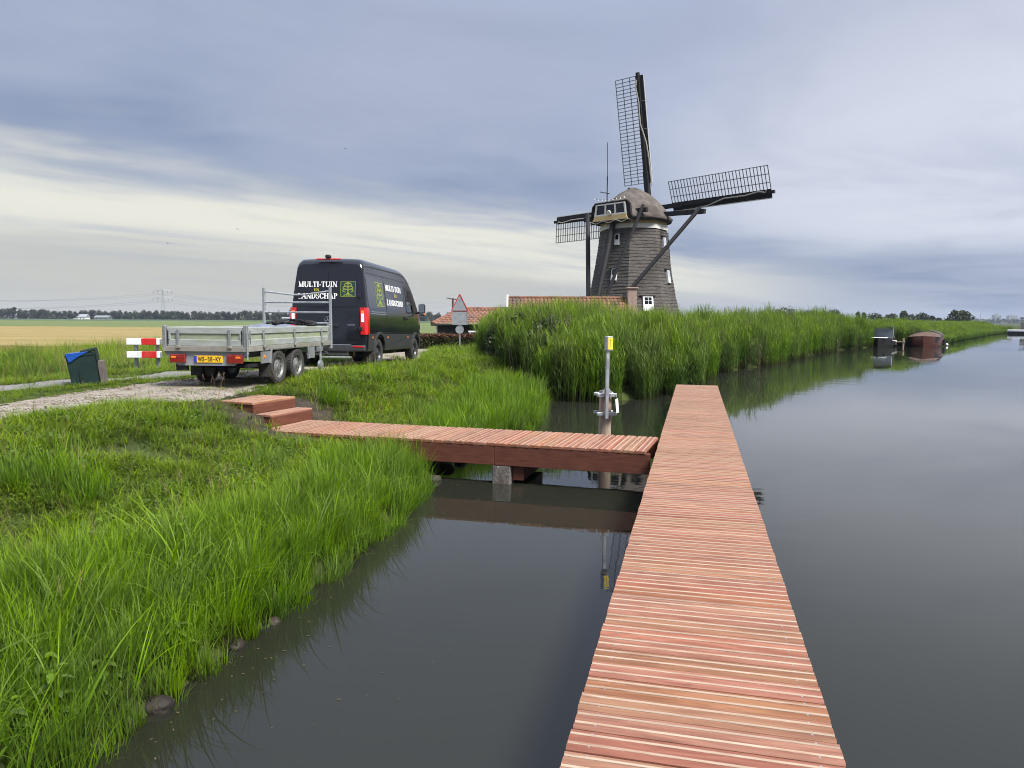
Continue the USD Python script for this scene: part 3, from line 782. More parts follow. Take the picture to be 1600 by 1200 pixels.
def glyph(c):
    T, t = 0.20, 0.08
    if c == 'M':
        return _V(.13, t) + _D(.13, 1, .48, 0, T) + _D(.44, 0, .82, 1, t) + _V(.85, T), 1.06
    if c == 'U':
        u = _ring(.46, .32, .36, .34, .20, .09).intersection(sbox(0, -.1, 1, .34))
        return [u, sbox(.10, .3, .30, 1), sbox(.73, .3, .82, 1), sbox(.02, .93, .38, 1), sbox(.63, .93, .92, 1)], .94
    if c == 'L':
        return _V(.2, T) + [sbox(.1, 0, .68, .07), sbox(.61, 0, .68, .27)], .74
    if c == 'T':
        return _V(.4, T, head=False) + [sbox(.06, .93, .74, 1), sbox(.06, .72, .12, 1), sbox(.68, .72, .74, 1)], .80
    if c == 'I':
        return _V(.21, T), .43
    if c == '-':
        return [sbox(.06, .33, .38, .46)], .44
    if c == 'N':
        return _V(.13, t) + _D(.16, 1, .74, 0, T) + _V(.77, t), .92
    if c == 'A':
        return _D(.12, 0, .42, 1, t) + _D(.42, 1, .72, 0, T) + [sbox(.22, .28, .62, .36), sbox(0, 0, .26, .07), sbox(.54, 0, .92, .07)], .90
    if c == 'D':
        return _V(.2, T) + [_ring(.3, .5, .55, .5, T, .08).intersection(sbox(.28, 0, 1, 1)), sbox(.2, .93, .32, 1), sbox(.2, 0, .32, .07)], .90
    if c == 'S':
        a = _ring(.33, .74, .26, .27, .11, .08).difference(sbox(.33, .4, .7, .72))
        b = _ring(.33, .26, .29, .27, .13, .08).difference(sbox(0, .28, .33, .6))
        return [a, b, sbox(.50, .70, .57, .95), sbox(.06, .05, .13, .3)], .66
    if c == 'C':
        return [_ring(.46, .5, .42, .51, T, .08).difference(sbox(.66, .28, 1, .70)), sbox(.74, .66, .81, .96), sbox(.76, .1, .81, .3)], .86
    if c == 'H':
        return _V(.2, T) + _V(.74, T) + [sbox(.2, .46, .74, .54)], .95
    if c == 'P':
        return _V(.2, T) + [_ring(.3, .71, .42, .29, T, .07).intersection(sbox(.28, .3, 1, 1)), sbox(.2, .93, .32, 1), sbox(.2, .42, .32, .49)], .76
    if c == 'E':
        return _V(.2, T) + [sbox(.1, 0, .68, .07), sbox(.1, .93, .66, 1), sbox(.2, .46, .5, .54), sbox(.6, .72, .66, 1), sbox(.62, 0, .68, .28), sbox(.44, .36, .5, .64)], .74
    return [], .4


def serif(text, height, width=None, align=0.5):
    """Serif lettering as one shapely shape, capitals height tall, squeezed to width when given."""
    x, parts = 0.0, []
    for c in text:
        g, w = glyph(c)
        parts += [shapely.affinity.translate(p, x, 0) for p in g]
        x += w
    s = unary_union(parts)
    return shapely.affinity.scale(s, (width / x) if width else height, height, origin=(0, 0)), (width or x * height)


def plain_text(text, height):
    m = meshkit.text_mesh(text, height, 0.003, bold=True)
    return m


def wheel(parent, c, R, width, side, rim_mat, spokes, rim_r=0.62, label=None):
    """A wheel whose axle is x; side +1 looks to +x. Parts: tyre, with the rim and its hub as sub-parts."""
    c = np.asarray(c, float)
    w = width / 2
    prof = [(R * rim_r, -w * 0.75), (R * 0.80, -w), (R * 0.94, -w * 0.95), (R * 0.99, -w * 0.72), (R, -w * 0.4), (R, w * 0.4), (R * 0.99, w * 0.72), (R * 0.94, w * 0.95), (R * 0.80, w), (R * rim_r, w * 0.75)]
    n = 40
    v, f = [], []
    for i in range(n):
        a = 2 * PI * i / n
        for r, x in prof:
            v.append((x * side, r * math.cos(a), r * math.sin(a)))
    k = len(prof)
    for i in range(n):
        for j in range(k):
            q = [i * k + j, i * k + (j + 1) % k, ((i + 1) % n) * k + (j + 1) % k, ((i + 1) % n) * k + j]
            f.append(q)
    tr = MB().add(np.array(v) + c, np.array(f))
    for i in range(36):
        a = 2 * PI * i / 36
        Rx = np.array([[1, 0, 0], [0, math.cos(a), -math.sin(a)], [0, math.sin(a), math.cos(a)]])
        for s in (-1, 1):
            tr.box(c + Rx @ np.array([s * w * 0.5, 0, R + 0.002]), (w * 0.62, 0.026, 0.010), Rx)
    t = obj('tyre', tr, 'rubber', parent, smooth=35)
    rm = MB()
    rr_ = R * rim_r
    out = [(rr_ * 1.03, w * 0.86), (rr_ * 0.94, w * 0.80), (rr_ * 0.86, w * 0.45), (rr_ * 0.62, w * 0.40), (rr_ * 0.45, w * 0.62), (rr_ * 0.28, w * 0.66), (rr_ * 0.26, w * 0.78), (0.0, w * 0.80)]
    v, f = [], []
    for i in range(n):
        a = 2 * PI * i / n
        for r, x in out:
            v.append((x * side, r * math.cos(a), r * math.sin(a)))
    k = len(out)
    for i in range(n):
        for j in range(k - 1):
            f.append([i * k + j, i * k + j + 1, ((i + 1) % n) * k + j + 1, ((i + 1) % n) * k + j])
    rm.add(np.array(v) + c, np.array(f))
    back = trimesh.creation.cylinder(rr_ * 1.02, w * 0.3, sections=30)
    rm.add(back.vertices @ np.array([[0, 0, 1], [0, 1, 0], [-1, 0, 0]]).T, back.faces, at=c - np.array([side * w * 0.6, 0, 0]))
    r_ = obj('rim', rm, rim_mat, t, smooth=35)
    hol = MB()
    for i in range(spokes):
        a = 2 * PI * i / spokes
        Rx = np.array([[1, 0, 0], [0, math.cos(a), -math.sin(a)], [0, math.sin(a), math.cos(a)]])
        hol.box(c + Rx @ np.array([side * w * 0.425, 0, rr_ * 0.75]), (0.006, rr_ * 0.19, rr_ * 0.17), Rx, ch=0.002)
    obj('rim_openings', hol, 'black', t)
    return t


# ------------------------------------------------------------------ trailer
tz = 0.975
tr = thing('flatbed_trailer', 'twin-axle flatbed trailer with low aluminium sides, hitched behind the black van', 'trailer', (-5.06, 12.10, tz), -8)
TW, TL, TF, TB = 1.50, 3.56, 0.665, 0.315          # width, length, floor height, board height
obj('bed_floor', MB().box((0, TL / 2, TF - 0.03), (TW - 0.03, TL - 0.03, 0.035)), 'trailer_steel', tr)
for sx in (-1, 1):
    obj('edge_beam', MB().box((sx * (TW / 2 - 0.03), TL / 2, TF - 0.02), (0.06, TL, 0.085), ch=0.005), 'alu_dirty', tr)
obj('rear_beam', MB().box((0, 0.03, TF - 0.02), (TW - 0.125, 0.06, 0.085), ch=0.005), 'alu_dirty', tr)
obj('front_beam', MB().box((0, TL - 0.03, TF - 0.02), (TW - 0.125, 0.06, 0.085), ch=0.005), 'alu_dirty', tr)


def drop_side(name, L, M4, latches, label=None):
    """A board of three ribbed profiles with end frames and latch straps; local x along, -y outwards."""
    def P(c):
        return (M4[0] @ np.array(c, float)) + M4[1]
    z0 = TF + 0.024
    b = obj(name, MB().box(P((0, 0.0, z0 + TB / 2)), (L - 0.02, 0.018, TB - 0.01), M4[0]), 'alu_green', tr, label=label)
    obj('top_rail', MB().box(P((0, -0.007, z0 + TB - 0.055)), (L, 0.040, 0.110), M4[0], ch=0.008), 'alu', b)
    obj('bottom_rail', MB().box(P((0, -0.007, z0 + 0.055)), (L, 0.040, 0.110), M4[0], ch=0.008), 'alu', b)
    for s in (-1, 1):
        obj('end_frame', MB().box(P((s * (L / 2 - 0.035), -0.0095, z0 + TB / 2)), (0.05, 0.042, TB - 0.222), M4[0], ch=0.004), 'alu', b)
        obj('end_slot', MB().box(P((s * (L / 2 - 0.02), -0.031, z0 + TB / 2 - 0.01)), (0.016, 0.006, TB * 0.72), M4[0]), 'black', b)
    for xx in latches:
        lt = obj('latch', MB().box(P((xx, -0.036, z0 + TB / 2 - 0.02)), (0.05, 0.022, TB * 0.9), M4[0], ch=0.005), 'trailer_steel', b)
        obj('latch_foot', MB().box(P((xx + 0.012, -0.052, z0 - 0.012)), (0.072, 0.03, 0.045), M4[0], ch=0.006), 'alu_dirty', lt)
    return b


I3 = np.eye(3)
Rr = np.array([[0, -1, 0], [1, 0, 0], [0, 0, 1]], float)      # x -> +y, outward -y -> +x
Rl = np.array([[0, 1, 0], [-1, 0, 0], [0, 0, 1]], float)
drop_side('tailgate', TW - 0.16, (I3, np.array([0, 0.045, 0])), (-0.47, 0.44))
drop_side('side_board', TL - 0.16, (Rr, np.array([TW / 2 - 0.03, TL / 2, 0])), (-1.22, 0.0, 1.28))
drop_side('side_board', TL - 0.16, (Rl, np.array([-TW / 2 + 0.03, TL / 2, 0])), (-1.22, 0.0, 1.28))
drop_side('front_board', TW - 0.16, (-I3 * np.array([1, 1, -1]), np.array([0, TL - 0.04, 0])), ())
for sx in (-1, 1):
    for yy in (0.03, TL - 0.03):
        obj('corner_post', MB().box((sx * (TW / 2 - 0.035), yy, TF + 0.19), (0.066, 0.06, 0.36), ch=0.008), 'trailer_steel', tr)
obj('corner_bracket', MB().box((TW / 2 + 0.004, 0.0, TF + 0.03), (0.014, 0.035, 0.46), ch=0.003), 'galv', tr)
# light bar: a grey plate whose lower corners are cut away
lbp = Polygon([(-0.73, 0.655), (0.74, 0.655), (0.74, 0.60), (0.48, 0.405), (-0.50, 0.405), (-0.73, 0.60)])
bar = obj('light_bar', MB().prism(lbp.buffer(-0.006).buffer(0.006), 0.03, UPRIGHT_BACK, (0, 0.075, -0.035)), 'grey_paint', tr)
for sx, nm in ((-0.49, 0), (0.52, 1)):
    tl = obj('tail_lamp', MB().box((sx, 0.022, 0.485), (0.275, 0.05, 0.145), ch=0.010), 'lamp_dark', bar)
    obj('amber_lens', MB().box((sx + 0.065 * (1 if nm else -1), -0.0035, 0.51), (0.085, 0.006, 0.03), ch=0.002), 'lamp_amber', bar)
    obj('red_lens', MB().box((sx - 0.055 * (1 if nm else -1), -0.0035, 0.475), (0.12, 0.006, 0.10), ch=0.002), 'lamp_dark', bar)
npx = 0.045
pl = obj('number_plate', MB().box((npx, 0.036, 0.478), (0.50, 0.014, 0.115), ch=0.004), 'plate', bar)
obj('blue_strip', MB().box((npx - 0.224, 0.0275, 0.478), (0.046, 0.004, 0.104)), 'plate_blue', bar)
tx = plain_text('WS-58-KY', 0.072)
w_ = tx.vertices[:, 0].max() - tx.vertices[:, 0].min()
tv = tx.vertices.copy()
tv[:, 0] = (tv[:, 0] - tx.vertices[:, 0].min()) * 0.405 / w_
obj('plate_lettering', MB().add(tv, tx.faces, UPRIGHT_BACK, (npx - 0.18, 0.0288, 0.443)), 'ink', bar)
for sx in (-1, 1):
    obj('chassis_rail', MB().box((sx * 0.42, TL / 2 + 0.02, TF - 0.13), (0.05, TL - 0.1, 0.11)), 'trailer_steel', tr)
for yy in (1.17, 1.95):
    obj('axle', MB().cyl((-0.72, yy, 0.29), (0.72, yy, 0.29), 0.035, sides=12), 'dark_steel', tr, smooth=40)
    for sx in (-1, 1):
        wheel(tr, (sx * 0.655, yy, 0.295), 0.295, 0.175, sx, 'rim', 12, rim_r=0.66)
for sx in (-1, 1):
    g = MB().box((sx * 0.655, 1.56, 0.625), (0.20, 1.62, 0.012))
    g.box((sx * 0.74, 0.66, 0.49), (0.012, 0.36, 0.20)).box((sx * 0.74, 2.56, 0.49), (0.012, 0.34, 0.22))
    obj('mudguard', g, 'trailer_steel', tr)
    for yy, lean in ((0.85, -0.05), (2.38, 0.05)):
        obj('guard_stay', MB().bar((sx * 0.752, yy, 0.62), (sx * 0.752, yy + lean, 0.38), 0.035, 0.02, up=(1, 0, 0)), 'galv', tr)
    obj('mud_flap', MB().box((sx * 0.64, 0.80, 0.27), (0.21, 0.012, 0.26), ch=0.003), 'rubber', tr)
    obj('side_reflector', MB().cyl((sx * 0.746, 0.60, 0.50), (sx * 0.755, 0.60, 0.50), 0.026, sides=14), 'lamp_amber', tr)
    obj('rear_step', MB().box((sx * 0.28 - 0.18, 0.10, 0.34), (0.20, 0.06, 0.11), ch=0.006) if sx < 0 else MB().box((0.62, 0.4, 0.36), (0.06, 0.4, 0.06)), 'black', tr)
for sx in (-1, 1):
    obj('drawbar', MB().bar((sx * 0.42, TL - 0.35, 0.50), (0.03 * sx, TL + 1.25, 0.47), 0.06, 0.09), 'trailer_steel', tr)
obj('coupling', MB().bar((0, TL + 1.18, 0.48), (0, TL + 1.62, 0.47), 0.07, 0.08, ch=0.015).cyl((0, TL + 1.60, 0.41), (0, TL + 1.60, 0.53), 0.05, sides=14), 'black', tr, smooth=30)
obj('jockey_wheel', MB().cyl((0.12, TL + 0.95, 0.15), (0.12, TL + 0.95, 0.80), 0.025, sides=10).cyl((0.09, TL + 0.95, 0.12), (0.15, TL + 0.95, 0.12), 0.10, sides=18), 'galv', tr, smooth=35)
# headboard: two posts and four rails of tube
for sx in (-1, 1):
    obj('rack_post', MB().box((sx * (TW / 2 - 0.01), TL + 0.03, 1.17), (0.052, 0.052, 1.28), ch=0.006), 'grey_paint', tr)
for zz, sag in ((1.70, 0.045), (1.495, 0.0), (1.285, 0.0), (1.06, 0.0)):
    obj('rack_rail', MB().tube([(-TW / 2, TL + 0.03, zz + sag * 0.6), (-0.1, TL + 0.03, zz - sag), (0.2, TL + 0.03, zz - sag * 0.9), (TW / 2, TL + 0.03, zz + sag * 0.8)], 0.019, 10), 'galv', tr, smooth=40)

# the load lying behind the headboard
def tr_world(p):
    a = math.radians(-8)
    return (-5.06 + p[0] * math.cos(a) - p[1] * math.sin(a), 12.10 + p[0] * math.sin(a) + p[1] * math.cos(a), tz + p[2])


gx, gy = np.meshgrid(np.linspace(-1, 1, 40), np.linspace(-1, 1, 34))
hh = np.clip(1 - np.abs(gx) ** 3.5, 0, 1) * np.clip(1 - np.abs(gy) ** 3, 0, 1)
nz = np.asarray(meshkit.fbm(np.stack([gx * 2.2, gy * 2.2, 0 * gx], -1)))
tm_ = grid_mesh(gx * 0.62, gy * 0.62, hh * (0.17 + 0.14 * (nz - 0.4)) + 0.0)
tarp = thing('tarpaulin_load', 'pale blue-grey tarpaulin heaped over a load on the trailer', 'tarpaulin', tr_world((0.02, 2.35, TF + 0.18)), -8)
obj('tarpaulin', tm_, 'tarp', tarp, smooth=True)
obj('load_under_tarpaulin', MB().box((0, 0, -0.08), (1.18, 1.16, 0.19), ch=0.03), 'black', tarp)
hose = thing('hose_bundle', 'coiled black hoses and straps lying across the front of the trailer', 'hose', tr_world((0.25, 3.05, TF + 0.33)), -8)
for k in range(5):
    q = random.Random(50 + k)
    pts = [(-0.62 + 1.0 * t + 0.03 * math.sin(5 * t + k), 0.22 * math.sin(2.6 * t * PI + k * 1.3) * 0.5 + q.uniform(-.05, .05), 0.06 * math.sin(t * PI) + 0.018 * k + q.uniform(-0.01, 0.01)) for t in np.linspace(0, 1, 22)]
    obj('hose', MB().tube(pts, 0.022, 8), 'black', hose, smooth=40)

# ------------------------------------------------------------------ van
VZ, VA = 0.905, 7.2
van = thing('black_van', 'tall black panel van with white lettering, parked on the gravel track ahead of the trailer', 'van', (-4.555, 18.22, VZ), -VA, rotx=-1.0)
ROOF = 2.72


def roof_at(y):
    return pick([(0, 2.55), (0.06, 2.65), (0.16, 2.70), (0.4, ROOF), (3.4, ROOF), (3.8, 2.69), (4.15, 2.57), (4.45, 2.36), (4.75, 2.08), (5.02, 1.80), (5.22, 1.58), (5.40, 1.42), (5.62, 1.32), (5.78, 1.22), (5.88, 1.08), (5.93, 0.85)], y)


def half_at(z):
    return pick([(0.30, 0.94), (0.55, 0.985), (0.9, 1.0), (1.25, 0.995), (1.5, 0.975), (2.0, 0.918), (2.45, 0.855), (2.7, 0.81)], z)


def taper_at(y):
    return pick([(0, 0.955), (0.03, 0.982), (0.10, 1.0), (4.5, 1.0), (5.1, 0.985), (5.45, 0.94), (5.7, 0.86), (5.85, 0.74), (5.93, 0.6)], y)


def lean(y, z):
    """The rear face leans forward towards the roof."""
    return np.where(y < 0.6, (1 - y / 0.6) * np.interp(z, [0.4, 1.1, 2.7], [0.0, 0.0, 0.13]), 0.0)


def section(y):
    T, zb, k = float(roof_at(y)), 0.42, taper_at(y)
    r = min(0.20, (T - zb) * 0.35)
    zs = np.linspace(zb, T - r, 12)
    xs = half_at(zs) * k
    a = np.linspace(0, PI / 2, 8)[1:]
    ax = xs[-1] - r * 0.95 * (1 - np.cos(a))
    az = T - r + r * np.sin(a)
    mid = np.linspace(ax[-1], 0, 5)[1:]
    pts = [(0.0, zb)] + [(xs[0] * 0.9, zb)] + list(zip(xs, zs)) + list(zip(ax, az)) + [(m, T + 0.02 * (1 - (m / ax[-1]) ** 2)) for m in mid]
    left = [(-x, z) for x, z in pts[1:-1]][::-1]
    p = np.array(pts + left)
    return np.column_stack([p[:, 0], y + lean(y, p[:, 1]), p[:, 1]])


ys = [0, 0.02, 0.05, 0.10, 0.16, 0.28, 0.45, 0.8, 1.3, 1.9, 2.5, 3.1, 3.4, 3.6, 3.8, 4.0, 4.15, 4.3, 4.45, 4.6, 4.75, 4.9, 5.02, 5.12, 5.22, 5.31, 5.40, 5.5, 5.62, 5.7, 5.78, 5.84, 5.88, 5.91, 5.93]
secs = [section(y) for y in ys]
ns = len(secs[0])
bvv = np.vstack(secs + [secs[0].mean(0), secs[-1].mean(0)])
bff = []
for i in range(len(ys) - 1):
    for j in range(ns):
        q = [i * ns + j, i * ns + (j + 1) % ns, (i + 1) * ns + (j + 1) % ns, (i + 1) * ns + j]
        bff += [[q[0], q[1], q[2]], [q[0], q[2], q[3]]]
nb = len(ys) * ns
for j in range(ns):
    bff += [[nb, (j + 1) % ns, j], [nb + 1, (len(ys) - 1) * ns + j, (len(ys) - 1) * ns + (j + 1) % ns]]
body = to_manifold(bvv, np.array(bff))
AX = (1.02, 4.69)
WR = 0.365
for yy in AX:
    for sx in (-1, 1):
        body = body - solid_cyl((sx * 0.60, yy, 0.40), (sx * 1.3, yy, 0.40), WR + 0.085)
bo = obj('body', body, 'van', van, smooth=28)


def side_x(z, y=2.0):
    return float(half_at(z) * taper_at(y))


def side_panel(name, pts, mat, parent, thick=0.006, proud=0.003, side=1, **kw):
    """A thin panel that follows the van's side; pts are (y, z)."""
    poly = Polygon(pts)
    m = MB().prism(poly, 1.0)
    v, f = m.get()
    top = v[:, 2] > 0.5
    x = np.array([side_x(z, y) for y, z in v[:, :2]])
    out = np.column_stack([side * (x + np.where(top, proud + 0.0, proud - thick)), v[:, 0], v[:, 1]])
    if side < 0:
        f = f[:, ::-1]
    # a panel (y, z, x) is a cyclic turn of (x, y, z), so the faces keep their sense
    return obj(name, (out, f), mat, parent, **kw)


for s in (-1, 1):
    cl = sbox(0.12, 0.43, 5.6, 0.86)
    for yy in AX:
        cl = cl.difference(Point(yy, 0.40).buffer(WR + 0.09))
    for g in getattr(cl, 'geoms', [cl]):
        seg = shapely.segmentize(g, 0.15)
        side_panel('lower_cladding', seg.exterior.coords[:-1], 'cladding', van, 0.03, 0.014, s)
    for yy in AX:
        arch = Point(yy, 0.40).buffer(WR + 0.145, 24).difference(Point(yy, 0.40).buffer(WR + 0.080, 24)).intersection(sbox(0, 0.44, 6, 1.2))
        side_panel('wheel_arch', shapely.segmentize(arch, 0.1).exterior.coords[:-1], 'cladding', van, 0.05, 0.030, s)
    for yy in (0.42, 1.72, 3.72):
        obj('side_marker', MB().box((s * (side_x(0.76) + 0.016), yy, 0.765), (0.012, 0.075, 0.045), ch=0.003), 'lamp_amber', van)
    # swage lines and door gaps, recessed looking dark joints
    side_panel('front_window', shapely.segmentize(Polygon([(3.72, 1.50), (4.62, 1.50), (4.60, 1.62), (4.30, 2.08), (3.78, 2.16)]).buffer(-0.02).buffer(0.02), 0.2).exterior.coords[:-1], 'van_glass', van, 0.004, 0.006, s)
    side_panel('window_frame', shapely.segmentize(Polygon([(3.66, 1.46), (4.70, 1.46), (4.68, 1.64), (4.36, 2.13), (3.72, 2.21)]), 0.2).exterior.coords[:-1], 'black', van, 0.004, 0.003, s)
    side_panel('blank_window_panel', shapely.segmentize(sbox(1.72, 1.50, 3.52, 2.24).buffer(-0.06).buffer(0.06), 0.2).exterior.coords[:-1], 'van', van, 0.006, 0.006, s)
    side_panel('blank_window_panel', shapely.segmentize(sbox(0.20, 1.50, 1.62, 2.26).buffer(-0.08).buffer(0.08), 0.2).exterior.coords[:-1], 'van', van, 0.006, 0.006, s)
    for yy, z0_, z1_ in ((1.67, 0.88, 2.40), (3.57, 0.88, 2.30), (4.78, 0.88, 1.5)):
        side_panel('door_gap', shapely.segmentize(sbox(yy - 0.006, z0_, yy + 0.006, z1_), 0.2).exterior.coords[:-1], 'black', van, 0.004, 0.0015, s)
    for za, zb_ in ((1.405, 1.425), (1.36, 1.372)):
        side_panel('sliding_rail', shapely.segmentize(sbox(0.35, za, 1.62, zb_), 0.2).exterior.coords[:-1], 'chrome' if za > 1.4 else 'grey_paint', van, 0.01, 0.010, s)
    for za in (0.885, 1.16, 2.36):
        side_panel('swage_line', shapely.segmentize(sbox(0.5 if za < 1 else 0.25, za, 4.4 if za > 2 else 4.9, za + 0.014), 0.3).difference(Point(0, 0).buffer(0.01)).exterior.coords[:-1], 'black', van, 0.004, 0.001, s)
    for yy in (3.44, 3.72):
        hd = obj('door_handle', MB().box((s * (side_x(1.30) + 0.022), yy, 1.30), (0.03, 0.16 if yy > 3.5 else 0.06, 0.045 if yy > 3.5 else 0.12), ch=0.010), 'black', van)
    # mirrors
    mr = obj('mirror', MB().box((s * 1.165, 4.78, 1.60), (0.20, 0.12, 0.36), ch=0.035), 'black', van, smooth=30)
    obj('mirror_glass', MB().box((s * 1.165, 4.716, 1.635), (0.155, 0.008, 0.24), ch=0.003), 'mirror', mr)
    obj('mirror_glass', MB().box((s * 1.165, 4.716, 1.47), (0.155, 0.008, 0.055), ch=0.003), 'mirror', mr)
    obj('turn_lamp', MB().box((s * 1.255, 4.77, 1.47), (0.04, 0.10, 0.045), ch=0.006), 'lamp_amber', mr)
    obj('mirror_arm', MB().bar((s * 0.93, 4.80, 1.50), (s * 1.10, 4.78, 1.50), 0.07, 0.06, ch=0.01), 'black', mr)
    # lamps at the rear corners
    zs_ = np.linspace(0.84, 1.50, 7)
    tlm = MB()
    outer = np.array([(side_x(z, 0.0) * 1.0 + 0.055, z) for z in zs_])
    lv = np.array([(s * (x + dx), yy, z) for x, z in outer for dx, yy in ((-0.165, -0.022), (-0.055, -0.026), (0.0, 0.03), (0.005, 0.17), (-0.165, 0.16))])
    obj('tail_lamp', Manifold.hull_points(lv), 'lamp_red', van, smooth=35)
    obj('white_lens', MB().box((s * (side_x(1.3, 0) - 0.055), -0.0255, 1.25), (0.075, 0.008, 0.21), ch=0.003), 'lamp_white', van)
    obj('amber_lens', MB().box((s * (side_x(1.3, 0) - 0.055), -0.0255, 1.395), (0.075, 0.008, 0.06), ch=0.003), 'lamp_amber', van)
    # wheels
    for yy in AX:
        wheel(van, (s * 0.855, yy, WR), WR, 0.245, s, 'dark_rim', 6, rim_r=0.60)
    obj('rear_reflector', MB().box((s * 0.80, -0.103, 0.545), (0.26, 0.010, 0.035), ch=0.003), 'lamp_red', van)
    obj('mud_flap', MB().box((s * 0.84, 0.50, 0.30), (0.26, 0.014, 0.34), ch=0.004), 'rubber', van)
    # rear doors: a raised panel each, with its handle, hinges and moulded upper and lower fields
    def rear_pt(x, z, d=0.0):
        return np.array([x, float(lean(0.0, z)) - d, z])

    def rear_panel(name, pts, mat, parent, d0, d1, **kw):
        m = MB().prism(shapely.segmentize(Polygon(pts), 0.25), 1.0)
        v, f = m.get()
        hi = v[:, 2] > 0.5
        out = np.array([rear_pt(a[0], a[1], d1 if h else d0) for a, h in zip(v, hi)])
        return obj(name, (out, f), mat, parent, **kw)

    xe = lambda z: float(half_at(z)) * 0.955 - 0.145
    edge = [(s * xe(z), z) for z in np.linspace(0.60, 2.34, 8)]
    pts = [(s * 0.006, 0.60)] + edge + [(s * (xe(2.4) - 0.03), 2.41), (s * 0.006, 2.43)]
    pts = pts if s > 0 else pts[::-1]
    dr = rear_panel('rear_door', pts, 'van', van, -0.02, 0.014)
    up_ = [(s * 0.05, 1.53), (s * (xe(1.6) - 0.03), 1.53), (s * (xe(2.2) - 0.035), 2.13), (s * 0.05, 2.24)]
    up_ = list(Polygon(up_).buffer(-0.05).buffer(0.05).exterior.coords[:-1])
    rear_panel('window_blank', up_, 'van', dr, 0.012, 0.021)
    lo_ = list(Polygon([(s * 0.05, 0.72), (s * (xe(1.0) - 0.06), 0.72), (s * (xe(1.3) - 0.06), 1.40), (s * 0.05, 1.44)]).buffer(-0.05).buffer(0.05).exterior.coords[:-1])
    rear_panel('lower_field', lo_, 'van', dr, 0.012, 0.019)
    for zz in (0.98, 1.78):
        obj('hinge', MB().box(rear_pt(s * (xe(zz) + 0.03), zz, 0.022), (0.10, 0.03, 0.09), ch=0.008), 'black', dr)
hd = obj('rear_handle', MB().box(rear_pt(0.16, 1.05, 0.035), (0.24, 0.035, 0.06), ch=0.012), 'black', van, smooth=30)
obj('model_badge', MB().box(rear_pt(0.60, 1.075, 0.022), (0.20, 0.006, 0.016)), 'chrome', van)
em = MB()
em.tube([rear_pt(0.0 + 0.075 * math.cos(a), 1.20 + 0.075 * math.sin(a), 0.026) for a in np.linspace(0, 2 * PI, 25)], 0.007, 8)
for a in (90, 210, 330):
    em.add(*MB().prism(Polygon([(-0.012, 0), (0.012, 0), (0.002, 0.072), (-0.002, 0.072)]), 0.006).get(), R=UPRIGHT_BACK @ rot((0, 0, 1), a - 90), at=rear_pt(0.0, 1.20, 0.024))
obj('round_star_emblem', em, 'chrome', van, smooth=40)
bm_ = MB().box((0, -0.035, 0.50), (1.94, 0.13, 0.16), ch=0.03)
obj('rear_bumper', bm_, 'cladding', van, smooth=30)
obj('bumper_trim', MB().box((0, -0.092, 0.585), (1.22, 0.028, 0.02), ch=0.004), 'chrome', van)
obj('tow_bar', MB().box((0, -0.02, 0.36), (1.1, 0.08, 0.07)).bar((0, -0.02, 0.36), (0, -0.20, 0.40), 0.06).cyl((0, -0.20, 0.40), (0, -0.20, 0.49), 0.026, sides=12), 'dark_steel', van)
obj('rear_step', MB().box((0.28, -0.16, 0.285), (0.70, 0.16, 0.03), ch=0.008), 'galv', van)
obj('underbody', MB().box((0, 2.7, 0.38), (1.3, 5.0, 0.16)).cyl((-0.75, AX[0], WR), (0.75, AX[0], WR), 0.07).cyl((-0.75, AX[1], WR), (0.75, AX[1], WR), 0.06), 'black', van)
bl = obj('high_brake_lamp', MB().box((-0.0, 0.085, 2.69), (0.62, 0.08, 0.035), ch=0.010), 'lamp_red', van)
obj('rear_camera', MB().box((0, 0.05, 2.75), (0.13, 0.13, 0.085), ch=0.025).cyl((0, -0.03, 2.745), (0, 0.02, 2.745), 0.035, sides=14), 'black', van, smooth=30)
# windscreen along the sloping front
wsp = []
for y in (4.20, 4.45, 4.75, 5.02, 5.18):
    T = float(roof_at(y))
    wsp.append((0.74 * float(taper_at(y)), y, T))
wv_, wf_ = [], []
for i, (h, y, T) in enumerate(wsp):
    for x in (-h, -h * .5, 0, h * .5, h):
        wv_.append((x, y + 0.012, T + 0.008 + 0.02 * (1 - (x / h) ** 2)))
for i in range(len(wsp) - 1):
    for j in range(4):
        a = i * 5 + j
        wf_.append([a, a + 1, a + 6, a + 5])
obj('windscreen', (np.array(wv_), np.array(wf_)), 'glass', van, smooth=True)
for sx in (-1, 1):
    obj('headlamp', MB().box((sx * 0.66, 5.66, 1.02), (0.26, 0.22, 0.24), rot((0, 0, 1), -sx * 25), ch=0.04), 'lamp_white', van, smooth=30)
obj('grille', MB().box((0, 5.90, 0.92), (0.80, 0.06, 0.22), ch=0.02), 'black', van)
obj('front_bumper', MB().box((0, 5.82, 0.55), (1.6, 0.18, 0.30), ch=0.06), 'cladding', van, smooth=30)


def tree_emblem():
    """The company's sign: a stem with three tiers of curls and spreading roots, in a square of side 1 about the origin."""
    L = [LineString([(0, -0.26), (0, 0.36)])]
    a = np.linspace(-0.2, 4.6, 24)
    for zc, rx, ry in ((0.26, 0.11, 0.085), (0.085, 0.15, 0.085), (-0.09, 0.165, 0.08)):
        for s in (-1, 1):
            L.append(LineString([(s * (rx * 1.02 + rx * math.cos(t) * -1.0), zc + ry * math.sin(t)) for t in a]))
    L.append(LineString([(-0.13, 0.36), (0, 0.41), (0.13, 0.36)]))
    for s in (-1, 1):
        L.append(LineString([(0, -0.20), (s * 0.07, -0.29), (s * 0.20, -0.37), (s * 0.27, -0.42)]))
        L.append(LineString([(0, -0.24), (s * 0.04, -0.36), (s * 0.08, -0.41)]))
    return unary_union([l.buffer(0.026, 4) for l in L])


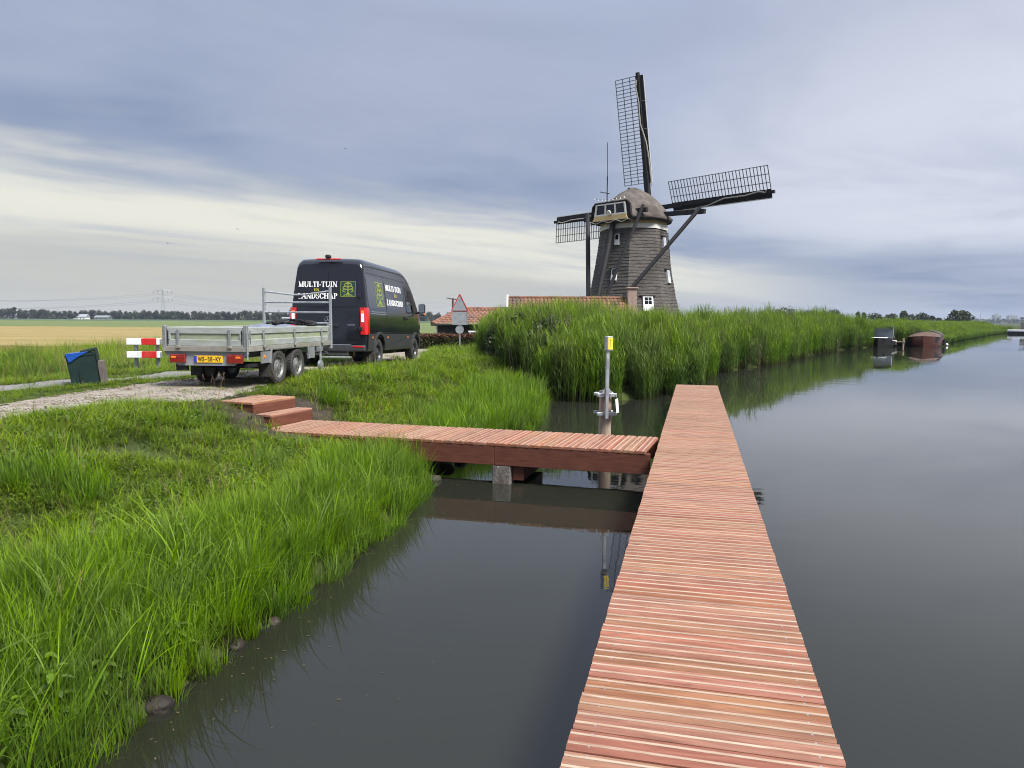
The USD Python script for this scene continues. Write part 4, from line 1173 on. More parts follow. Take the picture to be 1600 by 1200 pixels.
FRAME = sbox(-0.5, -0.5, 0.5, 0.5).difference(sbox(-0.47, -0.47, 0.47, 0.47))


def flat_on(name, shape, mat, parent, put, thick=0.002, **kw):
    """Flat print: a shape in metres whose points go through put(x, y, depth)."""
    m = MB().prism(shape.simplify(0.0008), 1.0)
    v, f = m.get()
    return obj(name, (np.array([put(a[0], a[1], thick if a[2] > 0.5 else 0.0) for a in v]), f), mat, parent, **kw)


t1, _ = serif('MULTI-TUIN', 0.135, 1.0)
t2, _ = serif('EN', 0.065, 0.13)
t3, _ = serif('LANDSCHAP', 0.135, 1.02)
for (shape, mat, x, z, nm) in ((t1, 'letter_white', -0.775, 2.005, 'upper_lettering'), (t2, 'letter_gold', -0.37, 1.905, 'middle_lettering'), (t3, 'letter_white', -0.785, 1.72, 'lower_lettering')):
    flat_on(nm, shape, mat, van, lambda a, b, d, x=x, z=z: rear_pt(x + a, z + b, 0.0215 + d))
flat_on('emblem_square', sbox(-.19, -.19, .19, .19), 'logo_green', van, lambda a, b, d: rear_pt(0.50 + a, 1.955 + b, 0.0215 + d), 0.0015)
flat_on('emblem_frame', shapely.affinity.scale(FRAME, 0.38, 0.38, origin=(0, 0)), 'logo_line', van, lambda a, b, d: rear_pt(0.50 + a, 1.955 + b, 0.0232 + d), 0.001)
flat_on('tree_emblem', shapely.affinity.scale(tree_emblem(), 0.40, 0.40, origin=(0, 0)), 'logo_line', van, lambda a, b, d: rear_pt(0.50 + a, 1.955 + b, 0.0232 + d), 0.001)
u1, _ = serif('MULTI-TUIN', 0.155, 1.50)
u2, _ = serif('EN', 0.085, 0.22)
u3, _ = serif('LANDSCHAP', 0.155, 1.58)
for s in (1, -1):
    def on_side(y0_, z0_, w, s=s):
        # reads from rear to front on the right side, front to rear on the other
        return lambda a, b, d: np.array([s * (side_x(z0_ + b) + 0.0065 + d), (y0_ + a) if s > 0 else (y0_ + w - a), z0_ + b])
    for shape, mat, y, z, w, nm in ((u1, 'letter_white', 1.78, 2.02, 1.50, 'upper_lettering'), (u2, 'letter_gold', 2.55, 1.865, 0.22, 'middle_lettering'), (u3, 'letter_white', 1.80, 1.63, 1.58, 'lower_lettering')):
        flat_on(nm, shape, mat, van, on_side(y, z, w))
    sq = lambda dd: (lambda a, b, d, s=s: np.array([s * (side_x(1.88 + b) + 0.0065 + dd + d), 1.20 + a * s, 1.88 + b]))
    flat_on('emblem_square', sbox(-.32, -.31, .32, .31), 'logo_green', van, sq(0.0), 0.0015)
    flat_on('emblem_frame', shapely.affinity.scale(FRAME, 0.64, 0.62, origin=(0, 0)), 'logo_line', van, sq(0.0018), 0.001)
    flat_on('tree_emblem', shapely.affinity.scale(tree_emblem(), 0.70, 0.66, origin=(0, 0)), 'logo_line', van, sq(0.0018), 0.001)

# ------------------------------------------------------------------ windmill
MC = np.array([10.30, 64.0])
mz = 0.85
mill = thing('windmill', 'octagonal thatched polder windmill with open lattice sails and black tail beams', 'windmill', (MC[0], MC[1], 0), 0)
to_cam = math.atan2(-MC[1], -MC[0])                     # direction from the mill to the viewer
TH0 = to_cam - math.radians(5)
zs_k = [(0.6, 4.80), (1.5, 4.48), (2.6, 4.10), (4.0, 3.74), (6.0, 3.34), (8.0, 3.02), (9.75, 2.82)]


def ring8(r, z, n=3):
    """The eight faces, n points to a face."""
    out = []
    for k in range(8):
        a0, a1 = TH0 + k * PI / 4, TH0 + (k + 1) * PI / 4
        p, q = np.array([math.cos(a0), math.sin(a0)]) * r, np.array([math.cos(a1), math.sin(a1)]) * r
        for t in np.arange(n) / n:
            c = p + (q - p) * t
            out.append((c[0], c[1], z))
    return np.array(out)


courses = 34
zz = np.linspace(0.6, 9.75, courses + 1)
V, Fc, nr = [], [], 0
jr = np.random.default_rng(3)
for i in range(courses):
    for z, o in ((zz[i], 0.030), (zz[i] + 0.05, 0.036), (zz[i + 1], 0.0)):
        p = ring8(float(pick(zs_k, z)) + o, z, 6)
        p[:, 2] += jr.normal(0, 0.018, len(p)) + 0.03 * np.sin(np.arange(len(p)) * 0.9 + i)
        V.append(p)
nr = len(V[0])
for i in range(len(V) - 1):
    for j in range(nr):
        Fc.append([i * nr + j, i * nr + (j + 1) % nr, (i + 1) * nr + (j + 1) % nr, (i + 1) * nr + j])
obj('thatched_body', (np.vstack(V), np.array(Fc)), 'thatch', mill)


def band(name, z0, z1, r0, r1, mat, n=3):
    a, b, c, d = ring8(r0, z0, n), ring8(r1, z1, n), ring8(r1 - 0.2, z1, n), ring8(r0 - 0.2, z0, n)
    k = len(a)
    v = np.vstack([a, b, c, d])
    f = []
    for j in range(k):
        e = (j + 1) % k
        f += [[j, e, k + e, k + j], [k + j, k + e, 2 * k + e, 2 * k + j], [2 * k + j, 2 * k + e, 3 * k + e, 3 * k + j], [3 * k + j, 3 * k + e, e, j]]
    return obj(name, (v, np.array(f)), mat, mill)


band('white_band', 9.74, 10.12, 2.92, 2.89, 'offwhite')
for k in range(4):
    band('cream_board', 10.125 + k * 0.19, 10.305 + k * 0.19, 2.82, 2.79, 'cream')


def mill_window(face, z, w, h, along=0.5, cross=True, outw=0.05):
    """A small white-framed window on face number `face`, leaning with the wall."""
    a0, a1 = TH0 + face * PI / 4, TH0 + (face + 1) * PI / 4
    r0, r1 = float(pick(zs_k, z)), float(pick(zs_k, z + h))
    def at(t, zz_, r):
        p, q = np.array([math.cos(a0), math.sin(a0)]) * r, np.array([math.cos(a1), math.sin(a1)]) * r
        c = p + (q - p) * t
        return np.array([c[0], c[1], zz_])
    mid = (a0 + a1) / 2
    nrm = np.array([math.cos(mid), math.sin(mid), 0])
    tan = np.array([-math.sin(mid), math.cos(mid), 0])
    up = (at(along, z + h, r1) - at(along, z, r0))
    up /= np.linalg.norm(up)
    nn = np.cross(tan, up)
    if nn @ nrm < 0:
        nn = -nn
    R = np.stack([tan, nn, up], 1)
    c = (at(along, z, r0) + at(along, z + h, r1)) / 2 + nn * (outw + 0.04)
    wdw = obj('window', MB().box(c, (w, 0.16, h), R), 'white', mill)
    obj('upper_pane', MB().box(c + up * h * 0.20 + nn * 0.082, (w * 0.70, 0.006, h * 0.46), R), 'mill_glass', wdw)
    obj('pane_backing', MB().box(c + up * h * 0.20 + nn * 0.0795, (w * 0.70, 0.002, h * 0.46), R), 'black', wdw)
    if cross:
        g = MB().box(c + up * h * 0.20 + nn * 0.089, (0.035, 0.02, h * 0.46), R).box(c + up * h * 0.22 + nn * 0.0885, (w * 0.7, 0.018, 0.03), R)
        obj('glazing_bar', g, 'white', wdw)
    obj('thatch_hood', MB().box(c + up * (h / 2 + 0.06) + nn * 0.05, (w + 0.5, 0.22, 0.10), R, ch=0.03), 'thatch', mill)


# faces counted anticlockwise from the edge that faces the viewer: 0 on the right, 7 on the left
mill_window(7, 8.35, 0.42, 0.92, 0.50, cross=False)
mill_window(7, 5.40, 0.48, 1.00, 0.50, cross=False)
mill_window(1, 8.10, 0.45, 1.00, 0.60, cross=False)
mill_window(1, 5.25, 0.45, 1.10, 0.62, cross=False)
mill_window(0, 2.85, 0.86, 1.25, 0.58, cross=True)

# the cap turns towards the far right; c runs along the axle, s across
AXI = np.array([0.7071, 0.7071, 0])
CRO = np.array([0.7071, -0.7071, 0])
UPV = np.array([0, 0, 1.0])


def cap(c, s, z):
    return AXI * c + CRO * s + UPV * z


ctr = [(-3.0, 1.95, 11.80), (-2.6, 2.30, 12.10), (-2.0, 2.72, 12.50), (-1.2, 3.02, 12.98), (-0.6, 3.12, 13.25), (0.2, 3.12, 13.30), (1.0, 3.02, 13.22), (1.6, 2.80, 12.98), (2.1, 2.42, 12.60), (2.4, 2.0, 12.2), (2.6, 1.5, 11.8)]
SK = 10.42
V, Fc = [], []
na = 25
for c, hw, hr in ctr:
    for k in range(na):
        t = -1 + 2 * k / (na - 1)
        prof = 1 - abs(t) ** 1.75
        z = SK + 0.25 + (hr - SK - 0.25) * prof
        z += 0.10 * math.exp(-((abs(t) - 0.98) / 0.1) ** 2) * -1
        V.append(cap(c, hw * t * (1.0 + 0.05 * abs(t) ** 6), z))
low = []
for c, hw, hr in ctr:
    low += [cap(c, -hw * 0.93, SK - 0.02), cap(c, hw * 0.93, SK - 0.02)]
nV = len(V)
for i in range(len(ctr) - 1):
    for k in range(na - 1):
        a = i * na + k
        Fc.append([a, a + na, a + na + 1, a + 1])
    for k0, off in ((0, 0), (na - 1, 1)):
        a, b = i * na + k0, (i + 1) * na + k0
        c_, d_ = nV + 2 * i + off, nV + 2 * (i + 1) + off
        Fc.append([a, c_, d_, b] if off == 0 else [a, b, d_, c_])
    Fc.append([nV + 2 * i, nV + 2 * i + 1, nV + 2 * i + 3, nV + 2 * i + 2])
allv = np.array(V + low)
mid0 = len(allv)
allv = np.vstack([allv, cap(ctr[0][0], 0, 11.2), cap(ctr[-1][0], 0, 11.2)])
tri = []
for i, m_ in ((0, mid0), (len(ctr) - 1, mid0 + 1)):
    loop = [i * na + k for k in range(na)] + [nV + 2 * i + 1, nV + 2 * i]
    for a, b in zip(loop, loop[1:] + loop[:1]):
        tri.append([m_, a, b] if i == 0 else [m_, b, a])
q = np.array(Fc)
ff = np.vstack([q[:, [0, 1, 2]], q[:, [0, 2, 3]], np.array(tri)])
rough = np.asarray(meshkit.noise(allv * 1.6)) - 0.5
allv = allv + rough[:, None] * np.array([0.07, 0.07, 0.10])
capo = obj('thatched_cap', (allv, ff), 'thatch_cap', mill, smooth=35)
obj('cap_ridge', MB().tube([cap(-0.75, 0, 13.22), cap(0.2, 0, 13.34), cap(1.0, 0, 13.26), cap(1.6, 0, 13.02), cap(2.1, 0, 12.64)], 0.11, 8), 'thatch', capo, smooth=40)
rim_pts_r = [cap(c, hw * 0.97, SK + 0.02) for c, hw, hr in ctr]
rim_pts_l = [cap(c, -hw * 0.97, SK + 0.02) for c, hw, hr in ctr]
for pts in (rim_pts_r, rim_pts_l):
    obj('eaves_board', MB().tube(pts, 0.10, 6), 'tarred', capo, smooth=40)

# the glazed rear of the cap
RC = -3.05
Rcap = np.stack([CRO, -AXI, UPV], 1)                         # x across, y towards the tail, z up
gab = Polygon([(-1.95, 10.30), (1.95, 10.30), (1.85, 11.55), (1.6, 11.86), (-1.6, 11.86), (-1.85, 11.55)])


def cap_prism(shape, depth, c):
    m = MB().prism(shape, depth)
    v, f = m.get()
    return np.array([cap(c - a[2], a[0], a[1]) for a in v]), f


rear = obj('cap_rear_wall', cap_prism(gab, 0.25, -2.86), 'tarred', mill)
obj('cap_sill', cap_prism(Polygon([(-1.78, 10.36), (1.78, 10.36), (1.60, 10.78), (-1.60, 10.78)]), 0.18, -3.12), 'cream', rear)
fw = Polygon([(-1.64, 10.78), (1.64, 10.78), (1.48, 11.74), (-1.48, 11.74)])
holes = []
for a, b in ((-1.50, -0.60), (-0.46, 0.46), (0.60, 1.50)):
    holes.append(Polygon([(a * 0.98, 10.90), (b * 0.98, 10.90), (b * 0.91, 11.64), (a * 0.91, 11.64)]))
obj('rear_window_frame', cap_prism(fw.difference(unary_union(holes)), 0.16, -3.12), 'offwhite', rear)
for h in holes:
    pn = obj('rear_window_pane', cap_prism(h.buffer(-0.005), 0.02, -3.16), 'mill_glass', rear)
obj('cap_hood', cap_prism(Polygon([(-2.0, 10.6), (-1.84, 11.55), (-1.58, 11.80), (1.58, 11.80), (1.84, 11.55), (2.0, 10.6), (2.1, 10.6), (1.93, 11.60), (1.62, 11.90), (-1.62, 11.90), (-1.93, 11.60), (-2.1, 10.6)]), 0.22, -3.00), 'tarred', rear)
obj('cap_sill_beam', cap_prism(sbox(-2.0, 10.18, 2.0, 10.32), 0.35, -2.98), 'tarred', rear)

# braces and the tail
FOOT = np.array([6.35, 59.0, 0]) - np.array([MC[0], MC[1], 0]) + np.array([0, 0, 1.6])
long_r, long_l = cap(0.45, 6.45, 11.12), cap(0.45, -5.55, 11.55)
obj('long_brace_beam', MB().bar(cap(0.45, 6.6, 10.85), cap(0.45, -5.7, 11.25), 0.34, 0.36), 'tarred', mill)
obj('short_brace_beam', MB().bar(cap(-2.30, 3.0, 11.05), cap(-2.30, -2.2, 11.05), 0.30, 0.34), 'tarred', mill)
obj('tail_pole', MB().tube([cap(-2.6, 0.0, 10.95), FOOT], [0.24, 0.20], 10), 'tarred', mill, smooth=40)
obj('tail_pole_tip', MB().cyl(cap(-3.36, 0.0, 10.98), cap(-3.46, 0.0, 10.93), 0.20, sides=10), 'offwhite', mill)
obj('tail_brace', MB().tube([cap(0.45, 6.15, 11.15), FOOT + np.array([0.45, 0, -0.1])], [0.17, 0.16], 8), 'tarred', mill, smooth=40, label='long thick diagonal brace rising to the right beam end')
obj('tail_brace', MB().tube([cap(0.45, -5.4, 11.75), FOOT + np.array([-0.25, 0, 0.0])], [0.19, 0.19], 8), 'tarred', mill, smooth=40)
obj('tail_brace', MB().tube([cap(-2.35, 2.65, 11.45), FOOT + np.array([0.2, 0, 0.1])], [0.13, 0.13], 8), 'tarred', mill, smooth=40)
obj('capstan_wheel', MB().tube([FOOT + np.array([0.7 * math.cos(a), -0.35, 0.2 + 0.7 * math.sin(a)]) for a in np.linspace(0, 2 * PI, 25)], 0.04, 6), 'tarred', mill)

# sails
HUB = cap(2.45, 0, 11.90)
INC = math.radians(9.5)
AXT, UPT = AXI * math.cos(INC) + UPV * math.sin(INC), UPV * math.cos(INC) - AXI * math.sin(INC)
obj('windshaft', MB().tube([cap(1.2, 0, 11.70), HUB + AXT * 0.35], 0.34, 10), 'tarred', mill, smooth=40)
RS = 11.35
for k in range(4):
    ph = math.radians(-0.9 + 90 * k)
    d = CRO * math.sin(ph) + UPT * math.cos(ph)
    e = -(CRO * math.cos(ph) - UPT * math.sin(ph))            # the lattice side
    tw = math.radians(12)
    e2 = e * math.cos(tw) - AXT * math.sin(tw)
    nrm = np.cross(d, e2)
    b0 = HUB + AXT * (0.15 if k % 2 else -0.15)
    R_ = np.stack([e2, d, nrm], 1)
    stock = MB().bar(b0, b0 + d * 3.2, 0.40, 0.42, up=AXT).bar(b0 + d * 3.19, b0 + d * RS, 0.26, 0.26, up=AXT)
    so = obj('sail', stock, 'tarred', mill)
    for r0, r1 in ((2.2, 4.46), (4.48, 6.74), (6.76, 9.02), (9.04, 11.1)):
        obj('leading_board', MB().box(b0 + d * (r0 + r1) / 2 - e2 * 0.29 - nrm * 0.02, (0.32, r1 - r0, 0.035), R_), 'tarred', so)
        obj('inner_board', MB().box(b0 + d * (r0 + r1) / 2 + e2 * 0.19, (0.12, r1 - r0, 0.04), R_), 'tarred', so)
    nb_ = 31
    for j in range(nb_):
        r = 2.25 + (11.1 - 2.25) * j / (nb_ - 1)
        obj('lattice_bar', MB().box(b0 + d * r + e2 * 1.11, (1.95, 0.045, 0.05), R_), 'tarred', so)
    for j in range(3):
        w = 0.76 + 0.65 * j
        obj('lattice_batten', MB().box(b0 + d * 6.675 + e2 * w + nrm * 0.047, (0.045, 8.85, 0.042), R_), 'tarred', so)
    obj('edge_strip', MB().box(b0 + d * 6.65 - e2 * 0.485 - nrm * 0.02, (0.05, 8.85, 0.05), R_), 'offwhite', so)
    sway = [(1.9, -0.55), (4.2, -0.5), (5.6, -0.38), (7.2, 0.02), (9.0, 0.0), (10.2, 0.16), (10.7, 0.02), (10.8, 0.22)]
    obj('sail_cloth_rope', MB().tube([b0 + d * r - e2 * -w - AXT * 0.22 for r, w in sway], 0.055, 6), 'rope', so, smooth=40)
# mast and a small festoon on the cap
obj('flag_mast', MB().tube([cap(-2.2, -1.15, 12.0), cap(-2.2, -1.15, 14.2)], 0.05, 6).tube([cap(-2.2, -1.15, 14.2), cap(-2.2, -1.2, 17.0)], 0.032, 6).bar(cap(-2.2, -1.9, 13.0), cap(-2.2, -0.9, 12.75), 0.06), 'tarred', mill)
lb_ = MB()
for t in np.linspace(0, 1, 9):
    c_ = cap(-3.38, -1.5 + 3.0 * t, 12.02 - 0.10 * t + 0.12 * (2 * t - 1) ** 2)
    ic = trimesh.creation.icosphere(1, 0.065)
    lb_.tm(ic, at=c_)
obj('festoon_lamps', lb_, 'dirty_white', mill)
obj('festoon_wire', MB().tube([cap(-3.38, -1.5 + 3.0 * t, 12.07 - 0.10 * t + 0.12 * (2 * t - 1) ** 2) for t in np.linspace(0, 1, 9)], 0.016, 5), 'black', mill)
obj('rope_coil', MB().tube([cap(-3.36, -2.0 + 4.0 * t, 10.24 + 0.09 * math.cos(t * 19)) for t in np.linspace(0, 1, 40)], 0.03, 6), 'rope', mill, smooth=40)

# ------------------------------------------------------------------ pantiled roofs
def pantiles(name, A, B, C, D, mat, parent, tw=0.26, tl=0.34, seed=0):
    """Rows of curved tiles over the quad A (left eave), B (right eave), C (right ridge), D (left ridge); one mesh."""
    A, B, C, D = (np.asarray(p, float) for p in (A, B, C, D))
    L = max(np.linalg.norm(B - A), np.linalg.norm(C - D))
    S = (np.linalg.norm(D - A) + np.linalg.norm(C - B)) / 2
    nx, ny = max(2, int(L / tw)), max(2, int(S / tl))
    nrm = np.cross(B - A, D - A)
    nrm /= np.linalg.norm(nrm)
    q = np.random.default_rng(seed)
    prof = [(0.0, 0.0), (0.18, 0.045), (0.40, 0.06), (0.62, 0.03), (0.82, 0.008), (1.0, 0.0)]
    v, f, nn = [], [], 0
    for j in range(ny):
        for i in range(nx):
            jit = q.normal(0, 0.006)
            for t, lift in ((j / ny, 0.045), ((j + 1.04) / ny, 0.012)):
                for u, h in prof:
                    s = (i + u) / nx
                    lo, hi = A + (B - A) * s, D + (C - D) * s
                    v.append(lo + (hi - lo) * min(t, 1.0) + nrm * (h + lift + jit))
            k = len(prof)
            for a in range(k - 1):
                f.append([nn + a, nn + a + 1, nn + k + a + 1, nn + k + a])
            nn += 2 * k
    return obj(name, (np.array(v), np.array(f)), mat, parent, kind='stuff')


def ridge(name, P, Q, mat, parent, r=0.11):
    P, Q = np.asarray(P, float), np.asarray(Q, float)
    n = max(2, int(np.linalg.norm(Q - P) / 0.36))
    m = MB()
    for i in range(n):
        a, b = P + (Q - P) * i / n, P + (Q - P) * (i + 1.05) / n
        m.tube([a, b], [r, r * 0.92], 8)
    return obj(name, m, mat, parent, kind='stuff')


# the miller's house before the mill
hx0, hx1, hy, hz = -0.30, 8.0, 51.0, 0.8
house = thing('mill_house', 'house with orange tiled roof, white gable boards and brick chimney before the windmill', 'house', (0, 0, 0))
er, ee = 3.62, 1.75
for s_ in (-2.2, 2.2):
    obj('wall', MB().box(((hx0 + hx1) / 2, hy + s_, (hz - .3 + ee) / 2), (hx1 - hx0, 0.25, ee - hz + .3)), 'brick', house)
gb = Polygon([(-2.2, hz - .3), (2.2, hz - .3), (2.2, ee), (0, er - 0.08), (-2.2, ee)])
for xx in (hx0 + 0.15, hx1 - 0.1):
    m = MB().prism(gb, 0.22)
    v, f = m.get()
    obj('gable', (np.column_stack([xx + v[:, 2] - 0.1, hy + v[:, 0], v[:, 1]]), f), 'brick', house)
pantiles('front_roof_tiles', (hx0, hy - 2.45, ee - 0.12), (hx1, hy - 2.45, ee - 0.12), (hx1, hy, er), (hx0, hy, er), 'pantile', house, seed=1)
pantiles('rear_roof_tiles', (hx1, hy + 2.45, ee - 0.12), (hx0, hy + 2.45, ee - 0.12), (hx0, hy, er), (hx1, hy, er), 'pantile', house, seed=2)
ridge('ridge_tiles', (hx0, hy, er + 0.05), (hx1, hy, er + 0.05), 'pantile', house)
for s in (-1, 1):
    obj('verge_board', MB().bar((hx0 - 0.04, hy + s * 2.5, ee - 0.05), (hx0 - 0.04, hy, er + 0.12), 0.10, 0.26), 'offwhite', house)
ch_ = obj('chimney', MB().box((8.15, hy - 0.35, 2.9), (0.60, 0.6, 2.8), ch=0.015), 'brick', house)
obj('chimney_cap', MB().box((8.15, hy - 0.35, 4.34), (0.78, 0.78, 0.10), ch=0.02), 'brick', ch_)
_cf = trimesh.convex.convex_hull(np.array([(x, y, z) for y in (hy - 0.95, hy + 0.3) for x, z in ((7.55, 1.0), (9.3, 1.0), (8.75, 2.4), (8.5, 3.0), (7.9, 3.0))]))
obj('chimney_foot', (np.asarray(_cf.vertices), np.asarray(_cf.faces)), 'brick', ch_)

# the black barn with the hipped tile roof
bx0, bx1, by, bd = -4.35, 1.6, 40.0, 2.6
be, brd = 1.86, 2.70
barn = thing('black_barn', 'low black boarded barn with a hipped orange pantile roof behind the hedge', 'barn', (0, 0, 0))
gz = float(ground_at(-2, 40))
obj('back_wall', MB().box(((bx0 + bx1) / 2 + .1, by + 0.3, (gz - .2 + be) / 2), (bx1 - bx0 - .4, 0.05, be - gz + .2)), 'blackboard', barn)
nbd = 30
for i in range(nbd):
    x = bx0 + 0.25 + (bx1 - bx0 - 0.4) * (i + 0.5) / nbd
    obj('wall_board', MB().box((x, by + 0.2 + 0.012 * (i % 2), (gz - 0.2 + be) / 2), ((bx1 - bx0 - 0.4) / nbd - 0.012, 0.03, be - gz + 0.2)), 'blackboard', barn)
obj('side_wall', MB().box((bx0 + 0.25, by + bd, (gz - .2 + be) / 2), (0.06, 2 * bd - 0.5, be - gz + .2)), 'blackboard', barn)
obj('corner_trim', MB().box((bx0 + 0.22, by + 0.15, (gz - .2 + be) / 2), (0.09, 0.09, be - gz + .2)), 'offwhite', barn)
pantiles('front_roof_tiles', (bx0, by - 0.1, be), (bx1, by - 0.1, be), (bx1, by + bd, brd), (bx0 + 1.35, by + bd, brd), 'pantile', barn, seed=3)
pantiles('hip_roof_tiles', (bx0, by + 2 * bd + 0.1, be), (bx0, by - 0.1, be), (bx0 + 1.35, by + bd, brd), (bx0 + 1.34, by + bd + 0.02, brd), 'pantile', barn, seed=4)
pantiles('rear_roof_tiles', (bx1, by + 2 * bd + 0.1, be), (bx0, by + 2 * bd + 0.1, be), (bx0 + 1.35, by + bd, brd), (bx1, by + bd, brd), 'pantile', barn, seed=5)
ridge('ridge_tiles', (bx0 + 1.35, by + bd, brd + 0.05), (bx1, by + bd, brd + 0.05), 'pantile', barn)
ridge('hip_tiles', (bx0, by - 0.1, be + 0.06), (bx0 + 1.35, by + bd, brd + 0.05), 'pantile', barn, 0.10)
obj('eaves_gutter', MB().tube([(bx0 - 0.05, by - 0.16, be - 0.02), (bx1, by - 0.16, be - 0.02)], 0.06, 8), 'black', barn)

# little white rail in front of the barn
fx = thing('white_fence', 'low white rail fence in front of the black barn', 'fence', (-1.75, 36.0, float(ground_at(-1.75, 36))))
gzf = float(ground_at(-1.75, 36))
tp = 1.58 - gzf
for k in range(3):
    obj('fence_post', MB().box((-0.30 + 0.42 * k, 0, tp / 2), (0.06, 0.06, tp)), 'white', fx)
obj('fence_rail', MB().box((0.12, -0.04, tp - 0.03), (1.02, 0.03, 0.07)), 'white', fx)

# pole with a crossarm behind the barn
up_ = thing('utility_pole', 'grey pole with a crossarm standing behind the barn roof', 'pole', (-3.9, 48.5, 0.3))
obj('pole', MB().cyl((0, 0, -0.5), (0, 0, 3.22), 0.075, sides=10), 'grey_wood', up_, smooth=40)
obj('crossarm', MB().bar((-0.42, 0, 3.22), (0.40, 0, 3.10), 0.06, 0.07), 'grey_wood', up_)

# traffic signs seen from behind
sx_, sy_ = -2.28, 32.0
sz_ = float(ground_at(sx_, sy_))
sg = thing('traffic_sign', 'grey backs of a triangle, a square and a round sign on one pole', 'sign', (sx_, sy_, sz_), 0)
S = lambda py: 2.13 + (500.0 - py) * sy_ / 1150 - sz_
obj('sign_pole', MB().cyl((0, 0.03, -0.3), (0, 0.03, S(464)), 0.030, sides=12), 'galv', sg, smooth=40)
a_ = 0.335
trg = Polygon([(-a_, S(486)), (a_, S(486)), (0, S(462))])
to = obj('triangle_plate', MB().prism(trg.buffer(0.02), 0.02, UPRIGHT_BACK, (0, 0.0, 0)), 'grey_paint', sg)
obj('red_edge', MB().prism(trg.buffer(0.036).difference(trg.buffer(0.005)), 0.012, UPRIGHT_BACK, (0, -0.021, 0)), 'red', to)
obj('square_plate', MB().prism(sbox(-0.31, S(507.5), 0.31, S(487.2)).buffer(0.01), 0.02, UPRIGHT_BACK, (0, 0, 0)), 'grey_paint', sg)
obj('square_rim', MB().prism(sbox(-0.31, S(507.5), 0.31, S(487.2)).buffer(0.02).difference(sbox(-0.31, S(507.5), 0.31, S(487.2)).buffer(0.002)), 0.012, UPRIGHT_BACK, (0, -0.021, 0)), 'galv', sg)
rd = Point(0, S(515.5)).buffer(0.18)
ro_ = obj('round_plate', MB().prism(rd, 0.02, UPRIGHT_BACK, (0, 0, 0)), 'grey_paint', sg)
obj('round_rim', MB().prism(rd.difference(rd.buffer(-0.018)), 0.010, UPRIGHT_BACK, (0, -0.021, 0)), 'galv', ro_)
for zz in (S(470), S(481), S(491), S(503), S(515)):
    obj('clamp', MB().box((0, 0.01, zz), (0.14, 0.07, 0.03)), 'galv', sg)

# ------------------------------------------------------------------ trees
def leaf_cards(n, pts, size, seed, flat=0.5):
    """n small leaf-clump faces (two crossed triangles each) at the given points."""
    q = np.random.default_rng(seed)
    a = q.normal(size=(n, 3))
    a /= np.linalg.norm(a, axis=1, keepdims=True)
    b = np.cross(a, q.normal(size=(n, 3)))
    b /= np.linalg.norm(b, axis=1, keepdims=True) + 1e-9
    s = size * q.uniform(0.6, 1.4, (n, 1))
    v = np.stack([pts - a * s, pts + b * s * flat, pts + a * s, pts - b * s * flat], 1).reshape(-1, 3)
    k = np.arange(n)[:, None] * 4
    return v, np.hstack([k, k + 1, k + 2, k + 3])


def crown_points(n, blobs, seed, shell=0.55):
    """Points in a crown made of several overlapping, uneven clumps, mostly near their surfaces."""
    q = np.random.default_rng(seed)
    out = []
    w = np.array([b[3] * b[3] for b in blobs])
    for i in q.choice(len(blobs), n, p=w / w.sum()):
        x, y, z, r, sq = blobs[i]
        d = q.normal(size=3)
        d /= np.linalg.norm(d)
        rad = r * (shell + (1 - shell) * q.random() ** 0.5) * (0.85 + 0.3 * q.random())
        out.append((x + d[0] * rad, y + d[1] * rad, z + d[2] * rad * sq))
    return np.array(out)


def make_tree(name, label, group, H, W, mat, n, leaf, seed, loc, trunk_share=0.22, shape='round', rotz=0.0):
    q = np.random.default_rng(seed)
    t = thing(name, label, 'tree', loc, rotz, group)
    blobs = []
    nbl = 9 if shape == 'round' else 7
    for i in range(nbl):
        a = q.uniform(0, 2 * PI)
        zf = q.uniform(trunk_share + 0.12, 0.88)
        spread = W * 0.5 * math.sin(min(1.0, (1 - zf) / (1 - trunk_share) * 1.25) * PI / 2) * q.uniform(0.3, 0.75)
        if shape == 'tall':
            spread *= 0.6
        r = W * q.uniform(0.16, 0.30)
        blobs.append((math.cos(a) * spread, math.sin(a) * spread, H * zf, r, q.uniform(0.7, 1.0)))
    blobs.append((0, 0, H * 0.62, W * 0.30, 1.0))
    top = max(b[2] + b[3] * b[4] for b in blobs)
    sc = H / top
    blobs = [(x, y, z * sc, r, s) for x, y, z, r, s in blobs]
    m = MB().tube([(0, 0, -0.3), (0.02 * W, 0, H * 0.3), (0, 0.02 * W, H * 0.7)], [W * 0.035, W * 0.026, W * 0.010], 7)
    for b in blobs[:6]:
        m.tube([(0, 0, H * q.uniform(0.2, 0.4)), (b[0] * 0.6, b[1] * 0.6, b[2] * 0.8), (b[0], b[1], b[2])], [W * 0.014, W * 0.010, W * 0.004], 5)
    obj('trunk', m, 'bark', t, smooth=40)
    pts = crown_points(n, blobs, seed + 1)
    obj('crown', leaf_cards(n, pts, leaf, seed + 2, 0.65), mat, t)
    return t


